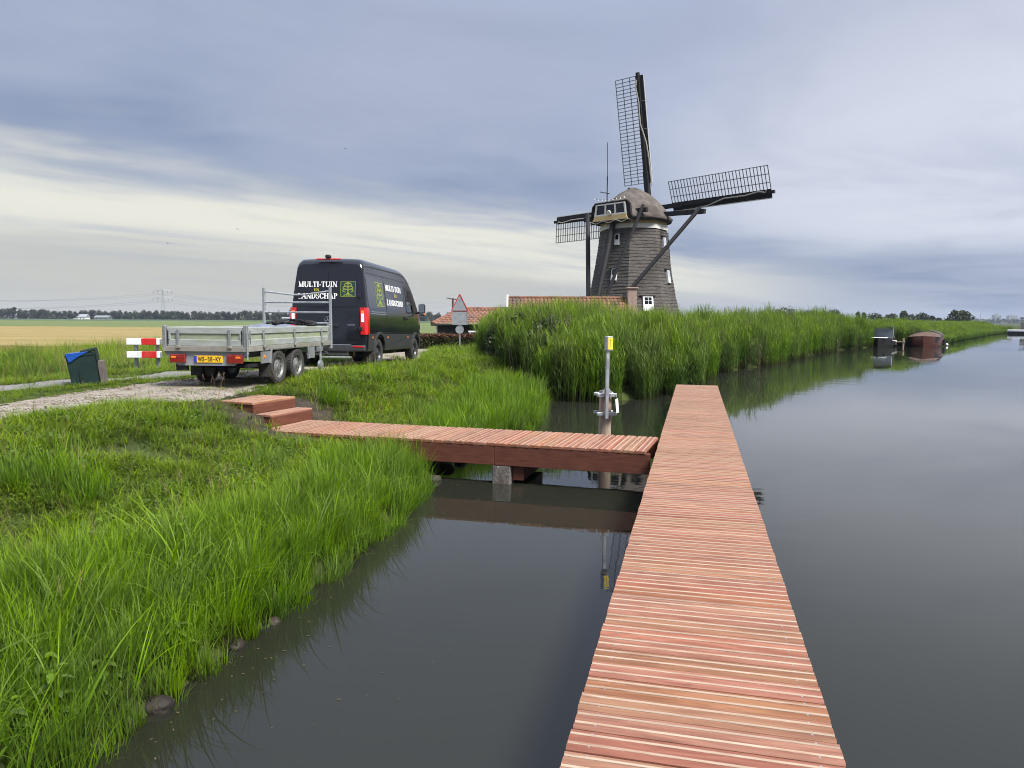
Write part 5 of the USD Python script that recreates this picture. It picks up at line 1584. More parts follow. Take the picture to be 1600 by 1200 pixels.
# the tree line beyond the fields: four kinds, each tree a thing of its own
lr = np.random.default_rng(21)
LINE_LABEL = {'round': 'dark round-crowned tree in the line along the far edge of the fields', 'tall': 'narrow taller dark tree in the line along the far edge of the fields'}
protos = []
for i, (H, W, sh) in enumerate(((13.0, 13.0, 'round'), (12.0, 11.0, 'round'), (13.5, 14.5, 'round'), (15.0, 7.0, 'tall'))):
    protos.append((H, W, sh))
first = {}
px_ = -8.0
while px_ < 745:
    Y = 900 + lr.uniform(-15, 25)
    k = int(lr.choice(4, p=[.36, .32, .26, .06]))
    x = (px_ - 800) / 1150 * Y
    hs = pick([(-10, 1.30), (20, 1.15), (60, 0.95), (150, 0.90), (180, 0.95), (260, 1.0), (330, 0.86), (400, 0.92), (450, 0.95), (745, 0.9)], px_) * lr.uniform(0.86, 1.06)
    zone = next(t for lim, t in ((108, 'short of the farm sheds'), (178, 'among the farm sheds'), (252, 'between the farm sheds and the pylon'), (405, 'between the pylon and the trailer rack'), (500, 'behind the trailer rack'), (9999, 'between the van and the barn')) if px_ < lim)
    kind_ = 'narrow dark tree' if protos[k][2] == 'tall' else 'dark round-crowned tree'
    lab = f'{kind_} in the far line {zone}'
    grp = f'{kind_}s in the far line {zone}'
    if k not in first:
        H, W, sh = protos[k]
        first[k] = make_tree('far_tree', lab, grp, H * 0.96, W, M['far_leaf'], 1500, 0.55, 300 + k, (x, Y, -0.6), 0.16, sh)
    else:
        dup(first[k], (x, Y, -0.6), lr.uniform(0, 360), lab, grp, (hs, hs, hs))
    px_ += lr.uniform(6.5, 11.5) * (1.0 if px_ < 480 else 1.5)
    if 472 < px_ < 648:
        px_ = 650.0
und = MB()
q = np.random.default_rng(5)
n = 9000
pts = np.column_stack([q.uniform(-700, -30, n), q.uniform(905, 960, n), -0.6 + np.abs(q.normal(0, 2.4, n)) + 0.3])
obj('far_undergrowth', leaf_cards(n, pts, 1.5, 6, 0.6), 'far_leaf', label='dark undergrowth below the far tree line', kind='stuff')

# farm buildings among them
def farm(name, label, px, w, h, rh, wall, roof, Y=885, dep=9):
    x = (px - 800) / 1150 * Y
    t = thing(name, label, 'farmhouse', (x, Y, -0.6), 0)
    obj('wall', MB().box((0, 0, h / 2), (w, dep, h)), wall, t)
    P = Polygon([(-dep / 2 - 0.5, h), (dep / 2 + 0.5, h), (0, h + rh)])
    v, f = MB().prism(P, w + 0.8).get()
    obj('roof', (np.column_stack([v[:, 2] - w / 2 - 0.4, v[:, 0], v[:, 1]]), f), roof, t)
    for k in range(3):
        obj('window', MB().box((-w * 0.3 + w * 0.3 * k, -dep / 2 - 0.03, h * 0.5), (w * 0.1, 0.1, h * 0.35)), 'black', t)
    return t


farm('farmhouse', 'pale farm shed with a white roof among the far trees', 116, 9, 3.0, 2.2, 'dirty_white', 'grey_paint', 905)
farm('farmhouse', 'farmhouse with a steep grey roof and white gable in the far tree line', 131, 13, 3.0, 3.6, 'dirty_white', 'grey_paint', 895)
farm('farmhouse', 'long low grey barn by the far tree line', 163, 17, 2.6, 2.4, 'trailer_steel', 'trailer_steel')
farm('farmhouse', 'small white house at the foot of the far trees left of the bin', 22, 6, 2.2, 1.6, 'dirty_white', 'grey_paint', 905)
farm('farmhouse', 'low white building behind the trailer rack at the field edge', 452, 14, 3.0, 1.4, 'dirty_white', 'grey_paint', 860)

# trees beyond the reeds on the right
RT = [  # px, top px, width px, distance, kind, label
    (1228, 480, 46, 380, 'round', 'broad dark tree, tallest behind the reeds next to the windmill'),
    (1262, 486, 30, 390, 'round', 'rounded dark tree just past the broad one behind the reeds'),
    (1300, 484, 34, 380, 'round', 'rounded tree standing alone in the gap behind the reeds'),
    (1283, 491, 18, 400, 'round', 'small bush-like tree between two rounded trees'),
    (1338, 488, 9, 420, 'tall', 'thin upright tree at the start of the row above the boats'),
    (1347, 489, 8, 420, 'tall', 'second thin upright tree above the boats'),
    (1363, 489, 32, 420, 'round', 'flat-topped dark tree above the first boat'),
    (1390, 491, 24, 430, 'round', 'low dark tree above the landing between the boats'),
    (1409, 486, 18, 420, 'tall', 'taller pointed dark tree above the landing'),
    (1418, 492, 20, 430, 'round', 'small tree behind the timber boat'),
    (1438, 489, 26, 400, 'round', 'dark pointed tree above the timber boat'),
    (1452, 494, 18, 410, 'round', 'low tree sloping down past the timber boat'),
    (1464, 497, 10, 430, 'round', 'tiny round tree standing apart on the horizon'),
    (1486, 484.5, 22, 300, 'round', 'twin tree with the rounder crown, alone on the far bank'),
    (1503, 485.5, 24, 304, 'round', 'twin tree with the looser crown, alone on the far bank'),
    (1214, 484, 22, 370, 'round', 'lower shoulder tree at the mill side of the broad dark tree')]
for i, (px, tp_, wp, D, sh, lab) in enumerate(RT):
    z0 = 0.2
    H = 2.13 + (500.0 + (px - 800) * 0.0061 - tp_) * D / 1150 - z0
    make_tree('bank_tree', lab, 'trees beyond the canal reeds', H, wp * D / 1150 * 1.1, M['tree_leaf'], 1300, 0.36 * D / 400 + 0.1, 700 + 5 * i, ((px - 800) / 1150 * D, D, z0), 0.08, sh)
q = np.random.default_rng(8)
n = 7000
D_ = q.uniform(380, 460, n)
px_ = q.uniform(1120, 1530, n)
hgt = np.abs(q.normal(0, 1, n)) * np.interp(px_, [1120, 1190, 1450, 1480, 1530], [0.5, 1.6, 1.6, 0.7, 0.8])
obj('bank_scrub', leaf_cards(n, np.column_stack([(px_ - 800) / 1150 * D_, D_, 0.3 + hgt]), 0.7, 9, 0.6), 'tree_leaf', label='dark low scrub along the horizon beyond the reeds', kind='stuff')
n = 5000
D_ = q.uniform(1700, 2100, n)
px_ = q.uniform(1460, 1640, n)
obj('distant_wood', leaf_cards(n, np.column_stack([(px_ - 800) / 1150 * D_, D_, 0.5 + np.abs(q.normal(0, 4.2, n))]), 3.0, 10, 0.6), 'far_leaf', label='faint blue wood on the horizon at the end of the canal', kind='stuff')

# faint town buildings and a mast on the horizon
for px, w, h, lab in ((1553, 21, 27, 'faint grey block of flats on the far horizon'), (1577, 26, 26, 'wider faint grey tower block on the horizon next to the pale boat')):
    D = 2400
    t = thing('tower_block', lab, 'building', ((px - 800) / 1150 * D, D, 0))
    obj('wall', MB().box((0, 0, h / 2), (w, 16, h)), 'grey_paint', t)
    obj('roof_house', MB().box((w * 0.12, 0, h + 1.6), (w * 0.4, 9, 3.4)), 'grey_paint', t)
    for a in range(4):
        for b in range(6):
            obj('window', MB().box((-w * 0.36 + w * 0.24 * a, -8.05, 3 + b * 3.9), (w * 0.13, 0.2, 1.8)), 'black', t)
ms = thing('radio_mast', 'thin grey mast on the far horizon', 'mast', ((1528 - 800) / 1150 * 2300, 2300, 0))
obj('mast', MB().cyl((0, 0, 0), (0, 0, 34), 1.0, 0.5, 8), 'grey_paint', ms)
obj('platform', MB().cyl((0, 0, 18), (0, 0, 19.5), 2.2, 2.2, 10), 'grey_paint', ms)

# ------------------------------------------------------------------ electricity pylon and its wires
PD = 980.0
pxx = (257 - 800) / 1150 * PD
py = thing('electricity_pylon', 'tall grey lattice electricity pylon standing beyond the fields', 'pylon', (pxx, PD, -0.6), 14)
HT = 40.0
legs = [(2.9, 0), (2.0, 12), (1.25, 24), (0.7, 34), (0.45, HT)]
for sx in (-1, 1):
    for sy in (-1, 1):
        obj('leg', MB().tube([(sx * w, sy * w, z) for w, z in legs], 0.17, 5), 'galv', py)
br = MB()
zs = np.linspace(0, HT, 13)
for z0, z1 in zip(zs[:-1], zs[1:]):
    w0, w1 = (float(np.interp(z, [l[1] for l in legs], [l[0] for l in legs])) for z in (z0, z1))
    for a in ((-1, -1, 1, -1), (1, -1, 1, 1), (1, 1, -1, 1), (-1, 1, -1, -1)):
        br.tube([(a[0] * w0, a[1] * w0, z0), (a[2] * w1, a[3] * w1, z1)], 0.09, 4).tube([(a[2] * w0, a[3] * w0, z0), (a[0] * w1, a[1] * w1, z1)], 0.09, 4)
obj('bracing', br, 'galv', py)
arms = ((38.0, 11.0), (28.5, 12.0))
for z, w in arms:
    a = MB()
    for s in (-1, 1):
        for yy in (-0.6, 0.6):
            a.tube([(s * 0.6, yy, z + 1.7), (s * w, 0, z)], 0.15, 5).tube([(s * 0.8, yy, z - 0.2), (s * w, 0, z)], 0.15, 5)
        for t in (0.3, 0.55, 0.8):
            a.tube([(s * (0.7 + (w - 0.7) * t), 0, z), (s * (0.7 + (w - 0.7) * t), 0, z + 1.6 * (1 - t))], 0.10, 4)
    cr = obj('crossarm', a, 'galv', py)
    for s in (-1, 1):
        for f_ in (1.0, 0.55):
            obj('insulator', MB().cyl((s * w * f_, 0, z - 3.4), (s * w * f_, 0, z - 0.1), 0.2, sides=6), 'dark_steel', cr)
ca, sa = math.cos(math.radians(14)), math.sin(math.radians(14))
wires = []
for z, w in arms:
    for s in (-1, 1):
        lx, ly = s * w * ca, s * w * sa
        wires.append((pxx + lx, PD + ly, z - 4.0))
for k, (x, y, z) in enumerate(wires):
    nm = ('upper', 'upper', 'lower', 'lower')[k]
    sd = ('near-field', 'far-field')[k % 2]
    ends = (((x - 420, y - 70, z + 2.5), 13.0, 'towards the edge of the picture over the grain field'), ((x + 330, y + 300, z - 1.0), 14.0, 'from the pylon towards the van'))
    for (ex, ey, ez), sag, way in ends:
        pts = [(x + (ex - x) * t, y + (ey - y) * t, z + (ez - z) * t - sag * 4 * t * (1 - t)) for t in np.linspace(0, 1, 26)]
        o = obj('power_line', MB().tube(pts, 0.075, 4), 'dark_steel')
        tag(o, f'thin {nm} power line sagging {way}', 'power line', f'{nm} power lines sagging {way}')

# ------------------------------------------------------------------ boats and the far landing
def hull(L, B, H, bow=0.55, n=22, tumble=0.9, deck_drop=0.0):
    """A boat hull along +y with its bow at +y; returns an outer shell closed by a deck."""
    V, Fq = [], []
    for i in range(n):
        t = i / (n - 1)
        y = -L / 2 + L * t
        w = B / 2 * (1 - max(0, (t - 1 + bow) / bow) ** 2.2) * (0.86 + 0.14 * min(1, t * 5))
        sheer = H * (1 + 0.35 * max(0, t - 0.4) ** 1.6)
        for u, zz in ((0.0, -0.45), (0.55, -0.38), (0.86, -0.05), (0.97, H * 0.4), (1.0, sheer)):
            V.append((w * u, y + (zz * 0.5 - 0.2) * max(0, t - 0.55) / 0.45, zz))
        V.append((0, y, sheer - 0.02))
    k = 6
    V = np.array(V)
    Vm = V * np.array([-1, 1, 1])
    f1 = []
    for i in range(n - 1):
        for j in range(k - 1):
            f1.append([i * k + j, (i + 1) * k + j, (i + 1) * k + j + 1, i * k + j + 1])
    f1 = np.array(f1)
    nn = len(V)
    V = np.vstack([V, Vm])
    f2 = f1[:, ::-1] + nn
    tr_ = []
    for j in range(k - 1):
        tr_.append([j, j + 1, nn + j + 1, nn + j])
    return V, np.vstack([f1, f2, np.array(tr_)])


BA = 33.0
bo1 = thing('motor_boat', 'black open motor boat with a grey windscreen under a dark arched canopy', 'boat', (32.1, 64.3, 0), 150)
obj('hull', hull(5.8, 2.25, 0.70), 'black', bo1, smooth=35)
obj('rubbing_strake', MB().tube([(1.13 * math.sin(a), -2.9 + 0, 0.62) for a in np.linspace(-1.3, 1.3, 9)], 0.05, 6), 'dirty_white', bo1)
obj('swim_platform', MB().box((0, -3.05, 0.22), (1.7, 0.5, 0.07), ch=0.02), 'dirty_white', bo1)
obj('outboard_engine', MB().box((0.1, -3.2, 0.55), (0.36, 0.40, 0.55), ch=0.09).box((0.1, -3.15, 0.1), (0.12, 0.2, 0.7), ch=0.03), 'black', bo1)
obj('bow_deck', MB().box((0, 1.75, 0.80), (1.25, 1.5, 0.08), ch=0.03), 'dirty_white', bo1)
obj('seat', MB().box((0, -1.9, 0.85), (1.7, 0.6, 0.30), ch=0.06), 'dirty_white', bo1)
for s in (-1, 1):
    obj('canopy_stay', MB().tube([(s * 1.0, -1.2, 0.72), (s * 1.0, -0.9, 1.72)], 0.03, 6).tube([(s * 1.0, 0.9, 0.78), (s * 1.0, 0.6, 1.72)], 0.03, 6), 'chrome', bo1)
cv, cf = grid_mesh(*(lambda X, Y: (X * 1.04, Y * 0.95 - 0.1, 1.72 + 0.15 * (1 - X ** 2)))(*np.meshgrid(np.linspace(-1, 1, 13), np.linspace(-1, 1, 7))))
obj('canopy', (np.vstack([cv, cv - [0, 0, 0.10]]), np.vstack([cf, cf[:, ::-1] + len(cv)])), 'black', bo1, smooth=40)
obj('windscreen', MB().box((0, 0.75, 1.25), (1.9, 0.03, 0.85), rot((1, 0, 0), 14)), 'clear_glass', bo1)
for s in (-1, 1):
    obj('white_stripe', MB().tube([(s * 1.145, -1.6, 0.50), (s * 1.14, 0.0, 0.52), (s * 0.99, 1.2, 0.56)], 0.035, 6), 'dirty_white', bo1)
obj('tarpaulin_panel', MB().box((0, 0.45, 1.15), (1.84, 0.02, 0.80)), 'galv', bo1)
for s in (-1, 1):
    obj('fender', MB().tube([(s * 1.16, -0.8, 0.15), (s * 1.17, -0.8, 0.55)], [0.09, 0.09], 10), 'dirty_white', bo1, smooth=40)

bo2 = thing('timber_boat', 'reddish-brown timber sloop with a brown cover and dark hoops, moored past the landing', 'boat', (36.6, 65.3, 0), 148)
M['mahogany'] = pbr('boat_mahogany', (0.045, 0.015, 0.011), (0.085, 0.028, 0.019), rough=0.35, scale=3, stretch=(1, .3, 4))
M['brown_cover'] = pbr('brown_canvas', (0.055, 0.032, 0.025), (0.10, 0.055, 0.04), rough=0.8, scale=3)
obj('hull', hull(6.8, 2.65, 0.85), 'mahogany', bo2, smooth=35)
for zz in (0.3, 0.55):
    for s in (-1, 1):
        obj('hull_strake', MB().tube([(s * 1.30, -3.3, zz), (s * 1.36, -1.5, zz), (s * 1.34, 0.2, zz)], 0.03, 5), 'mahogany', bo2)
gx, gy = np.meshgrid(np.linspace(-1, 1, 17), np.linspace(-1, 1, 17))
cz = 0.88 + 0.40 * np.clip(1 - np.abs(gx) ** 2.2, 0, 1) ** 0.7 * (0.72 + 0.28 * np.cos(gy * 2.0)) * (1 - 0.85 * sstep(gy, 0.72, 1.0))
obj('cover', grid_mesh(gx * 1.26, gy * 2.6 - 0.5, cz), 'brown_cover', bo2, smooth=40)
for yy in (-3.0, -1.6, 0.0, 1.4):
    obj('cover_hoop', MB().tube([(1.30 * math.cos(a), yy, 0.85 + 0.58 * math.sin(a)) for a in np.linspace(0, PI, 15)], 0.045, 6), 'dark_steel', bo2)
for s in (-1, 1):
    for yy in (-2.4, -0.6):
        obj('fender', MB().tube([(s * 1.42, yy, 0.12), (s * 1.42, yy, 0.62)], 0.12, 10), 'black', bo2, smooth=40)
    obj('mooring_buoy', MB().tm(trimesh.creation.icosphere(2, 0.13), at=(s * 1.55, -3.2, 0.12)), 'dirty_white', bo2, smooth=True)
obj('rudder', MB().box((0, -3.55, 0.15), (0.06, 0.4, 0.9), ch=0.01), 'mahogany', bo2)

ld = thing('boat_landing', 'small brown timber landing between the two moored boats', 'landing', (34.4, 65.5, 0), -33)
for k in range(10):
    obj('plank', MB().box((0, -1.6 + 0.36 * k, 0.42), (1.1, 0.33, 0.05)), 'pile', ld)
for sx in (-0.45, 0.45):
    for yy in (-1.6, 1.6):
        obj('post', MB().cyl((sx, yy, -1), (sx, yy, 0.75), 0.08, sides=9), 'pile', ld)
# wooden edging along the water near the far landing, and the pale boat cut by the picture's edge
by_ = thing('pale_house_boat', 'pale flat-decked house boat with a stone-coloured cabin under a dark roof, on the far bank', 'boat', (104.5, 145.0, 0), -62)
obj('pontoon', MB().box((0, 0, 0.12), (5.0, 16, 0.6), ch=0.05), 'black', by_)
obj('deck', MB().box((0, 0, 0.62), (5.1, 16.2, 0.40), ch=0.08), 'dirty_white', by_)
obj('cabin', MB().box((0.4, -0.4, 1.55), (3.6, 11.0, 1.45), ch=0.12), 'concrete', by_)
obj('cabin_top', MB().box((0.4, -0.2, 2.55), (3.2, 9.0, 0.7), ch=0.10), 'offwhite', by_)
obj('dark_roof', MB().box((0.4, 0.2, 3.08), (4.3, 11.4, 0.22), ch=0.06), 'blackboard', by_)
for k in range(5):
    obj('window', MB().box((-1.42, -4.6 + 2.1 * k, 1.6), (0.06, 1.2, 0.6)), 'glass', by_)

# three birds high in the sky
for k, (px, pyy, D, lab) in enumerate(((540, 232, 150, 'small dark bird highest in the sky above the van'), (371, 358, 150, 'small dark bird in the cream band of sky'), (262, 380, 150, 'small dark bird lowest in the sky, above the pylon'))):
    d = _F + _R * (px - 800) / 1150 - _U * (pyy - 600) / 1150
    p = np.array([0, 0, EYE]) + d * (D / d[1])
    b = thing('flying_bird', lab, 'bird', p, 70 + 30 * k, 'birds in the sky')
    bm = MB().tube([(0, -0.20, 0), (0, -0.08, 0.01), (0, 0.06, 0.015), (0, 0.17, 0.03), (0, 0.23, 0.02)], [0.012, 0.05, 0.055, 0.03, 0.008], 8)
    for s in (-1, 1):
        bm.add(np.array([(0, 0.09, 0.02), (s * 0.22, 0.12, 0.10), (s * 0.46, 0.02, 0.06), (s * 0.20, -0.02, 0.09), (0, -0.05, 0.02), (0, 0.09, 0.035), (0, -0.05, 0.035)]), np.array([[0, 1, 3], [0, 3, 4], [1, 2, 3], [5, 3, 1], [5, 6, 3]]))
    bm.add(np.array([(0, -0.18, 0.0), (-0.06, -0.30, 0.0), (0.06, -0.30, 0.0), (0, -0.18, 0.015)]), np.array([[0, 1, 2], [3, 2, 1]]))
    obj('body', bm, 'dark_steel', b)

# ------------------------------------------------------------------ grass, reeds, weeds
def ribbons(n, R, h, w, tilt, bend, seg, seed, jitter=0.25, sink=0.02):
    """n grass blades rooted in a disc of radius R: ribbons that bend outwards under their weight."""
    q = np.random.default_rng(seed)
    az = q.uniform(0, 2 * PI, n)
    rad = R * np.sqrt(q.random(n))
    base = np.column_stack([rad * np.cos(az), rad * np.sin(az), np.full(n, -sink)])
    az2 = az + q.normal(0, 0.9, n)
    H = q.uniform(h[0], h[1], n)
    W = q.uniform(w[0], w[1], n)
    th = np.abs(q.normal(tilt * 0.6, tilt, n))
    bd = q.uniform(bend[0], bend[1], n)
    p = base.copy()
    side = np.column_stack([-np.sin(az2 + q.normal(0, .6, n)), np.cos(az2), np.zeros(n)])
    side /= np.linalg.norm(side, axis=1, keepdims=True)
    out = np.column_stack([np.cos(az2), np.sin(az2), np.zeros(n)])
    rows = []
    for i in range(seg + 1):
        t = i / seg
        ww = W * (1 - t ** 1.7) * (0.55 + 0.9 * min(t * 3, 0.5)) * 0.5
        if i < seg:
            rows.append(p - side * ww[:, None])
            rows.append(p + side * ww[:, None])
        else:
            rows.append(p.copy())
        a = th + bd * t ** 1.4
        step = (H / seg)[:, None]
        p = p + step * (out * np.sin(a)[:, None] + np.array([0, 0, 1.0]) * np.cos(a)[:, None])
    V = np.stack(rows, 1)
    k = V.shape[1]
    f = []
    for i in range(seg - 1):
        f += [[2 * i, 2 * i + 1, 2 * i + 3], [2 * i, 2 * i + 3, 2 * i + 2]]
    e = 2 * (seg - 1)
    f.append([e, e + 1, e + 2])
    F = (np.arange(n)[:, None, None] * k + np.array(f)[None]).reshape(-1, 3)
    return V.reshape(-1, 3), F


def merge(*ms):
    m = MB()
    for v, f in ms:
        m.add(v, f)
    return m.get()


def scatter(name, protos, pts, scales, seed, label, tilt=0.12):
    """One PointInstancer of plants that nobody could count."""
    q = np.random.default_rng(seed)
    pi = UsdGeom.PointInstancer.Define(stage, path_for(name, None))
    o = pi.GetPrim()
    targets = []
    for nm, mesh, mat, share in protos:
        targets.append(obj(nm, mesh, mat, o).GetPath())
    pi.CreatePrototypesRel().SetTargets(targets)
    n = len(pts)
    pi.CreatePositionsAttr(Vt.Vec3fArray.FromNumpy(np.asarray(pts, np.float32)))
    sh = np.array([p[3] for p in protos], float)
    pi.CreateProtoIndicesAttr(Vt.IntArray.FromNumpy(q.choice(len(protos), n, p=sh / sh.sum()).astype(np.int32)))
    sc = np.asarray(scales, float)
    if sc.ndim == 1:
        sc = np.repeat(sc[:, None], 3, 1)
    pi.CreateScalesAttr(Vt.Vec3fArray.FromNumpy(sc.astype(np.float32)))
    yaw = q.uniform(0, 2 * PI, n)
    tx, ty = q.normal(0, tilt, n), q.normal(0, tilt, n)
    # small tilts about x and y, then the turn about z
    w = np.cos(yaw / 2)
    z = np.sin(yaw / 2)
    Q = np.column_stack([w, 0.5 * (tx * w + ty * z), 0.5 * (ty * w - tx * z), z])
    Q /= np.linalg.norm(Q, axis=1, keepdims=True)
    pi.CreateOrientationsAttr(Vt.QuathArray([Gf.Quath(float(a), float(b), float(c), float(d)) for a, b, c, d in Q]))
    return tag(o, label=label, kind='stuff')


deck_zone = unary_union([Polygon([W0, W0 + WA * (WL + 0.05), W0 + WA * (WL + 0.05) + np.array([.28, .96]) * WW, W0 + np.array([.28, .96]) * WW]).buffer(0.03),
                         Polygon([S0, S0 + SA * SL, S0 + SA * SL + np.array([-.934, .356]) * 1.0, S0 + np.array([-.934, .356]) * 1.0]).buffer(0.04)])


def sample(x0, x1, y0, y1, dens, seed):
    """Random ground points with a density that falls with distance; returns x, y, shore distance and dike offset."""
    q = np.random.default_rng(seed)
    top = dens(np.array([y0, y1, (y0 + y1) / 2])).max()
    n = int((x1 - x0) * (y1 - y0) * top)
    x, y = q.uniform(x0, x1, n), q.uniform(y0, y1, n)
    keep = (q.random(n) * top < dens(y)) & (x > -0.74 * y - 1.2) & (x < 0.74 * y + 1)
    x, y = x[keep], y[keep]
    p = shapely.points(x, y)
    d = shapely.distance(p, shore_line) * np.where(shapely.contains_xy(water_poly, x, y), -1, 1)
    e = shapely.distance(p, DIKE) * np.where(shapely.contains_xy(dike_left, x, y), 1, -1)
    return x, y, d, e, q


def nz2(x, y, s, seed=0):
    return np.asarray(meshkit.fbm(np.column_stack([x * s, y * s, 0 * x + seed])))


lawn = [('tuft', merge(ribbons(34, 0.12, (0.10, 0.24), (0.0055, 0.0105), 0.6, (0.9, 2.6), 5, 10 + k)), 'lawn', 1.0) for k in range(4)]
def rosette(seed):
    q = np.random.default_rng(seed)
    m = MB()
    for j in range(15):
        a, r, z = q.uniform(0, 2 * PI), 0.11 * math.sqrt(q.random()), q.uniform(0.03, 0.13)
        L = q.uniform(0.022, 0.05)
        o, s = np.array([math.cos(a), math.sin(a), q.uniform(-.2, .4)]), np.array([-math.sin(a), math.cos(a), 0])
        c = np.array([r * math.cos(a), r * math.sin(a), z])
        m.add(np.array([c, c + o * L * .4 - s * L * .42, c + o * L, c + o * L * .4 + s * L * .42]), np.array([[0, 1, 2, 3]]))
        m.add(np.array([[c[0] * .6, c[1] * .6, 0], [c[0] * .6 + .003, c[1] * .6, 0], c]), np.array([[0, 1, 2]]))
    return m.get()


for k in range(2):
    lawn.append(('leafy_tuft', rosette(130 + k), 'weed', 0.22))
lawn.append(('dry_tuft', merge(ribbons(14, 0.12, (0.10, 0.22), (0.003, 0.005), 0.6, (0.6, 1.8), 4, 30)), 'straw', 0.20))
tall = [('tuft', merge(ribbons(34, 0.09, (0.26, 0.56), (0.007, 0.0135), 0.13, (0.2, 1.15), 6, 40 + k), ribbons(14, 0.10, (0.12, 0.30), (0.004, 0.007), 0.4, (0.4, 1.5), 4, 60 + k)), 'tall', 1.0) for k in range(4)]


def seed_head(seed):
    q = np.random.default_rng(seed)
    m = MB()
    for s in range(2):
        a = q.uniform(0, 2 * PI)
        h = q.uniform(0.38, 0.55)
        pts = [(0.10 * t * t * math.cos(a), 0.10 * t * t * math.sin(a), h * t) for t in np.linspace(0, 1, 6)]
        m.tube(pts, 0.0013, 3, cap=False)
        tip = np.array(pts[-1])
        for k in range(16):
            c = tip - np.array([0, 0, 0.007 * k])
            b = q.uniform(0, 2 * PI)
            dv = np.array([math.cos(b), math.sin(b), 1.1]) * q.uniform(0.010, 0.022)
            m.add(np.array([c, c + dv * 0.5 + np.array([0.002, 0, 0]), c + dv, c + dv * 0.5 - np.array([0.002, 0.001, 0])]), np.array([[0, 1, 2, 3]]))
    return m.get()


LEFT_OF_TRACK = Polygon(G_LEFT + [(-30, 45), (-30, -20)])
# lawn on the bank and along the track
X, Y, D, E_, q = sample(-26, 1.4, 1.8, 34, lambda y: np.interp(y, [1.8, 5, 8, 12, 18, 34], [150, 165, 130, 72, 28, 10]), 11)
road = shapely.contains_xy(gravel_poly.buffer(-0.02), X, Y) | shapely.contains_xy(cycle_poly.buffer(0.01), X, Y)
edge_d = shapely.distance(shapely.points(X, Y), gravel_poly)
soil = shapely.contains_xy(soil_poly, X, Y) & (shapely.distance(shapely.points(X, Y), soil_poly.exterior) > 0.45 * q.random(len(X)) ** 2 - 0.02)
bare = (nz2(X, Y, 1.9, 4) > 0.63) & (((X + 3.6) / 1.25) ** 2 + ((Y - 8.6) / 1.5) ** 2 < 1)
stray = q.random(len(X))
ok = (D > 0.22) & ~(road & (stray > 0.035)) & ~(soil & (stray > 0.10)) & ~(bare & (stray > 0.18)) & ~shapely.contains_xy(deck_zone, X, Y) & (E_ < 11)
X, Y, D, E_, edge_d = X[ok], Y[ok], D[ok], E_[ok], edge_d[ok]
S_ = np.interp(Y, [2, 8, 14, 34], [0.82, 0.95, 1.30, 2.1]) * (0.62 + 0.80 * nz2(X, Y, 0.8, 2)) * q.uniform(0.8, 1.2, len(X)) * np.interp(edge_d, [0, 0.5], [0.62, 1.0]) * np.where(shapely.contains_xy(LEFT_OF_TRACK, X, Y), 0.55, 1.0)
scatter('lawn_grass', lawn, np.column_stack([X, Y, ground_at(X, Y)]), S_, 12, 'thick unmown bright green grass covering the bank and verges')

# tall grass where the bank meets the water, and in clumps further up
X, Y, D, E_, q = sample(-8, 1.5, 1.8, 19.2, lambda y: np.interp(y, [1.8, 5, 8, 12, 19], [130, 125, 95, 52, 26]), 13)
cl = nz2(X, Y, 1.1, 9)
up = 0.20 + np.interp(Y, [2, 4, 6, 9, 11, 14], [1.35, 1.05, 0.72, 0.60, 0.45, 1.15])
want = ((D > -0.07) & (D < up * (0.75 + 0.6 * cl))) | ((cl > 0.69) & (D > 0.5) & (D < 3.2) & (q.random(len(X)) < 0.35))
ok = want & ~shapely.contains_xy(deck_zone.buffer(0.05), X, Y) & ~shapely.contains_xy(soil_poly, X, Y) & (E_ < 0.0) & ~((np.abs(Y - 10.3) < 1.25) & (D < 1.4) & (q.random(len(X)) < 0.75))
X, Y, D = X[ok], Y[ok], D[ok]
S_ = q.uniform(0.62, 1.12, len(X)) * np.interp(Y, [2, 12, 19], [1.0, 1.0, 1.25]) * (0.6 + 0.75 * nz2(X, Y, 1.0, 5)) * np.interp(D, [-0.05, 0.15], [0.85, 1.05])
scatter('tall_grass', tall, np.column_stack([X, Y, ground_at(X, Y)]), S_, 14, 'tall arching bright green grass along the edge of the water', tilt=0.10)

# long single blades that hang over the water
X, Y, D, E_, q = sample(-8, 1.2, 1.8, 18.5, lambda y: np.interp(y, [1.8, 5, 9, 18], [26, 20, 14, 7]), 113)
ok = (D > -0.06) & (D < 0.75) & ~shapely.contains_xy(deck_zone.buffer(0.05), X, Y)
X, Y = X[ok], Y[ok]
longb = [('long_blades', ribbons(9, 0.07, (0.45, 0.85), (0.009, 0.016), 0.22, (0.7, 1.9), 8, 140 + k), 'tall', 1.0) for k in range(3)]
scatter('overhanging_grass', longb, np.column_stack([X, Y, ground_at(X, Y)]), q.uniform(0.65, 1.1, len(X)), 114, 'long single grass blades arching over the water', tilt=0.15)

X, Y, D, E_, q = sample(-12, 0.8, 2.2, 22, lambda y: np.interp(y, [2, 8, 22], [3.2, 2.6, 1.6]), 15)
ok = (D > 0.4) & ~shapely.contains_xy(gravel_poly.buffer(0.1), X, Y) & ~shapely.contains_xy(cycle_poly.buffer(0.1), X, Y) & ~shapely.contains_xy(deck_zone.buffer(0.1), X, Y) & (E_ < 6)
X, Y = X[ok], Y[ok]
scatter('seed_heads', [('stalk', seed_head(70 + k), 'straw', 1.0) for k in range(3)], np.column_stack([X, Y, ground_at(X, Y)]), q.uniform(0.55, 1.05, len(X)), 16, 'pale dry seed heads standing in the grass')

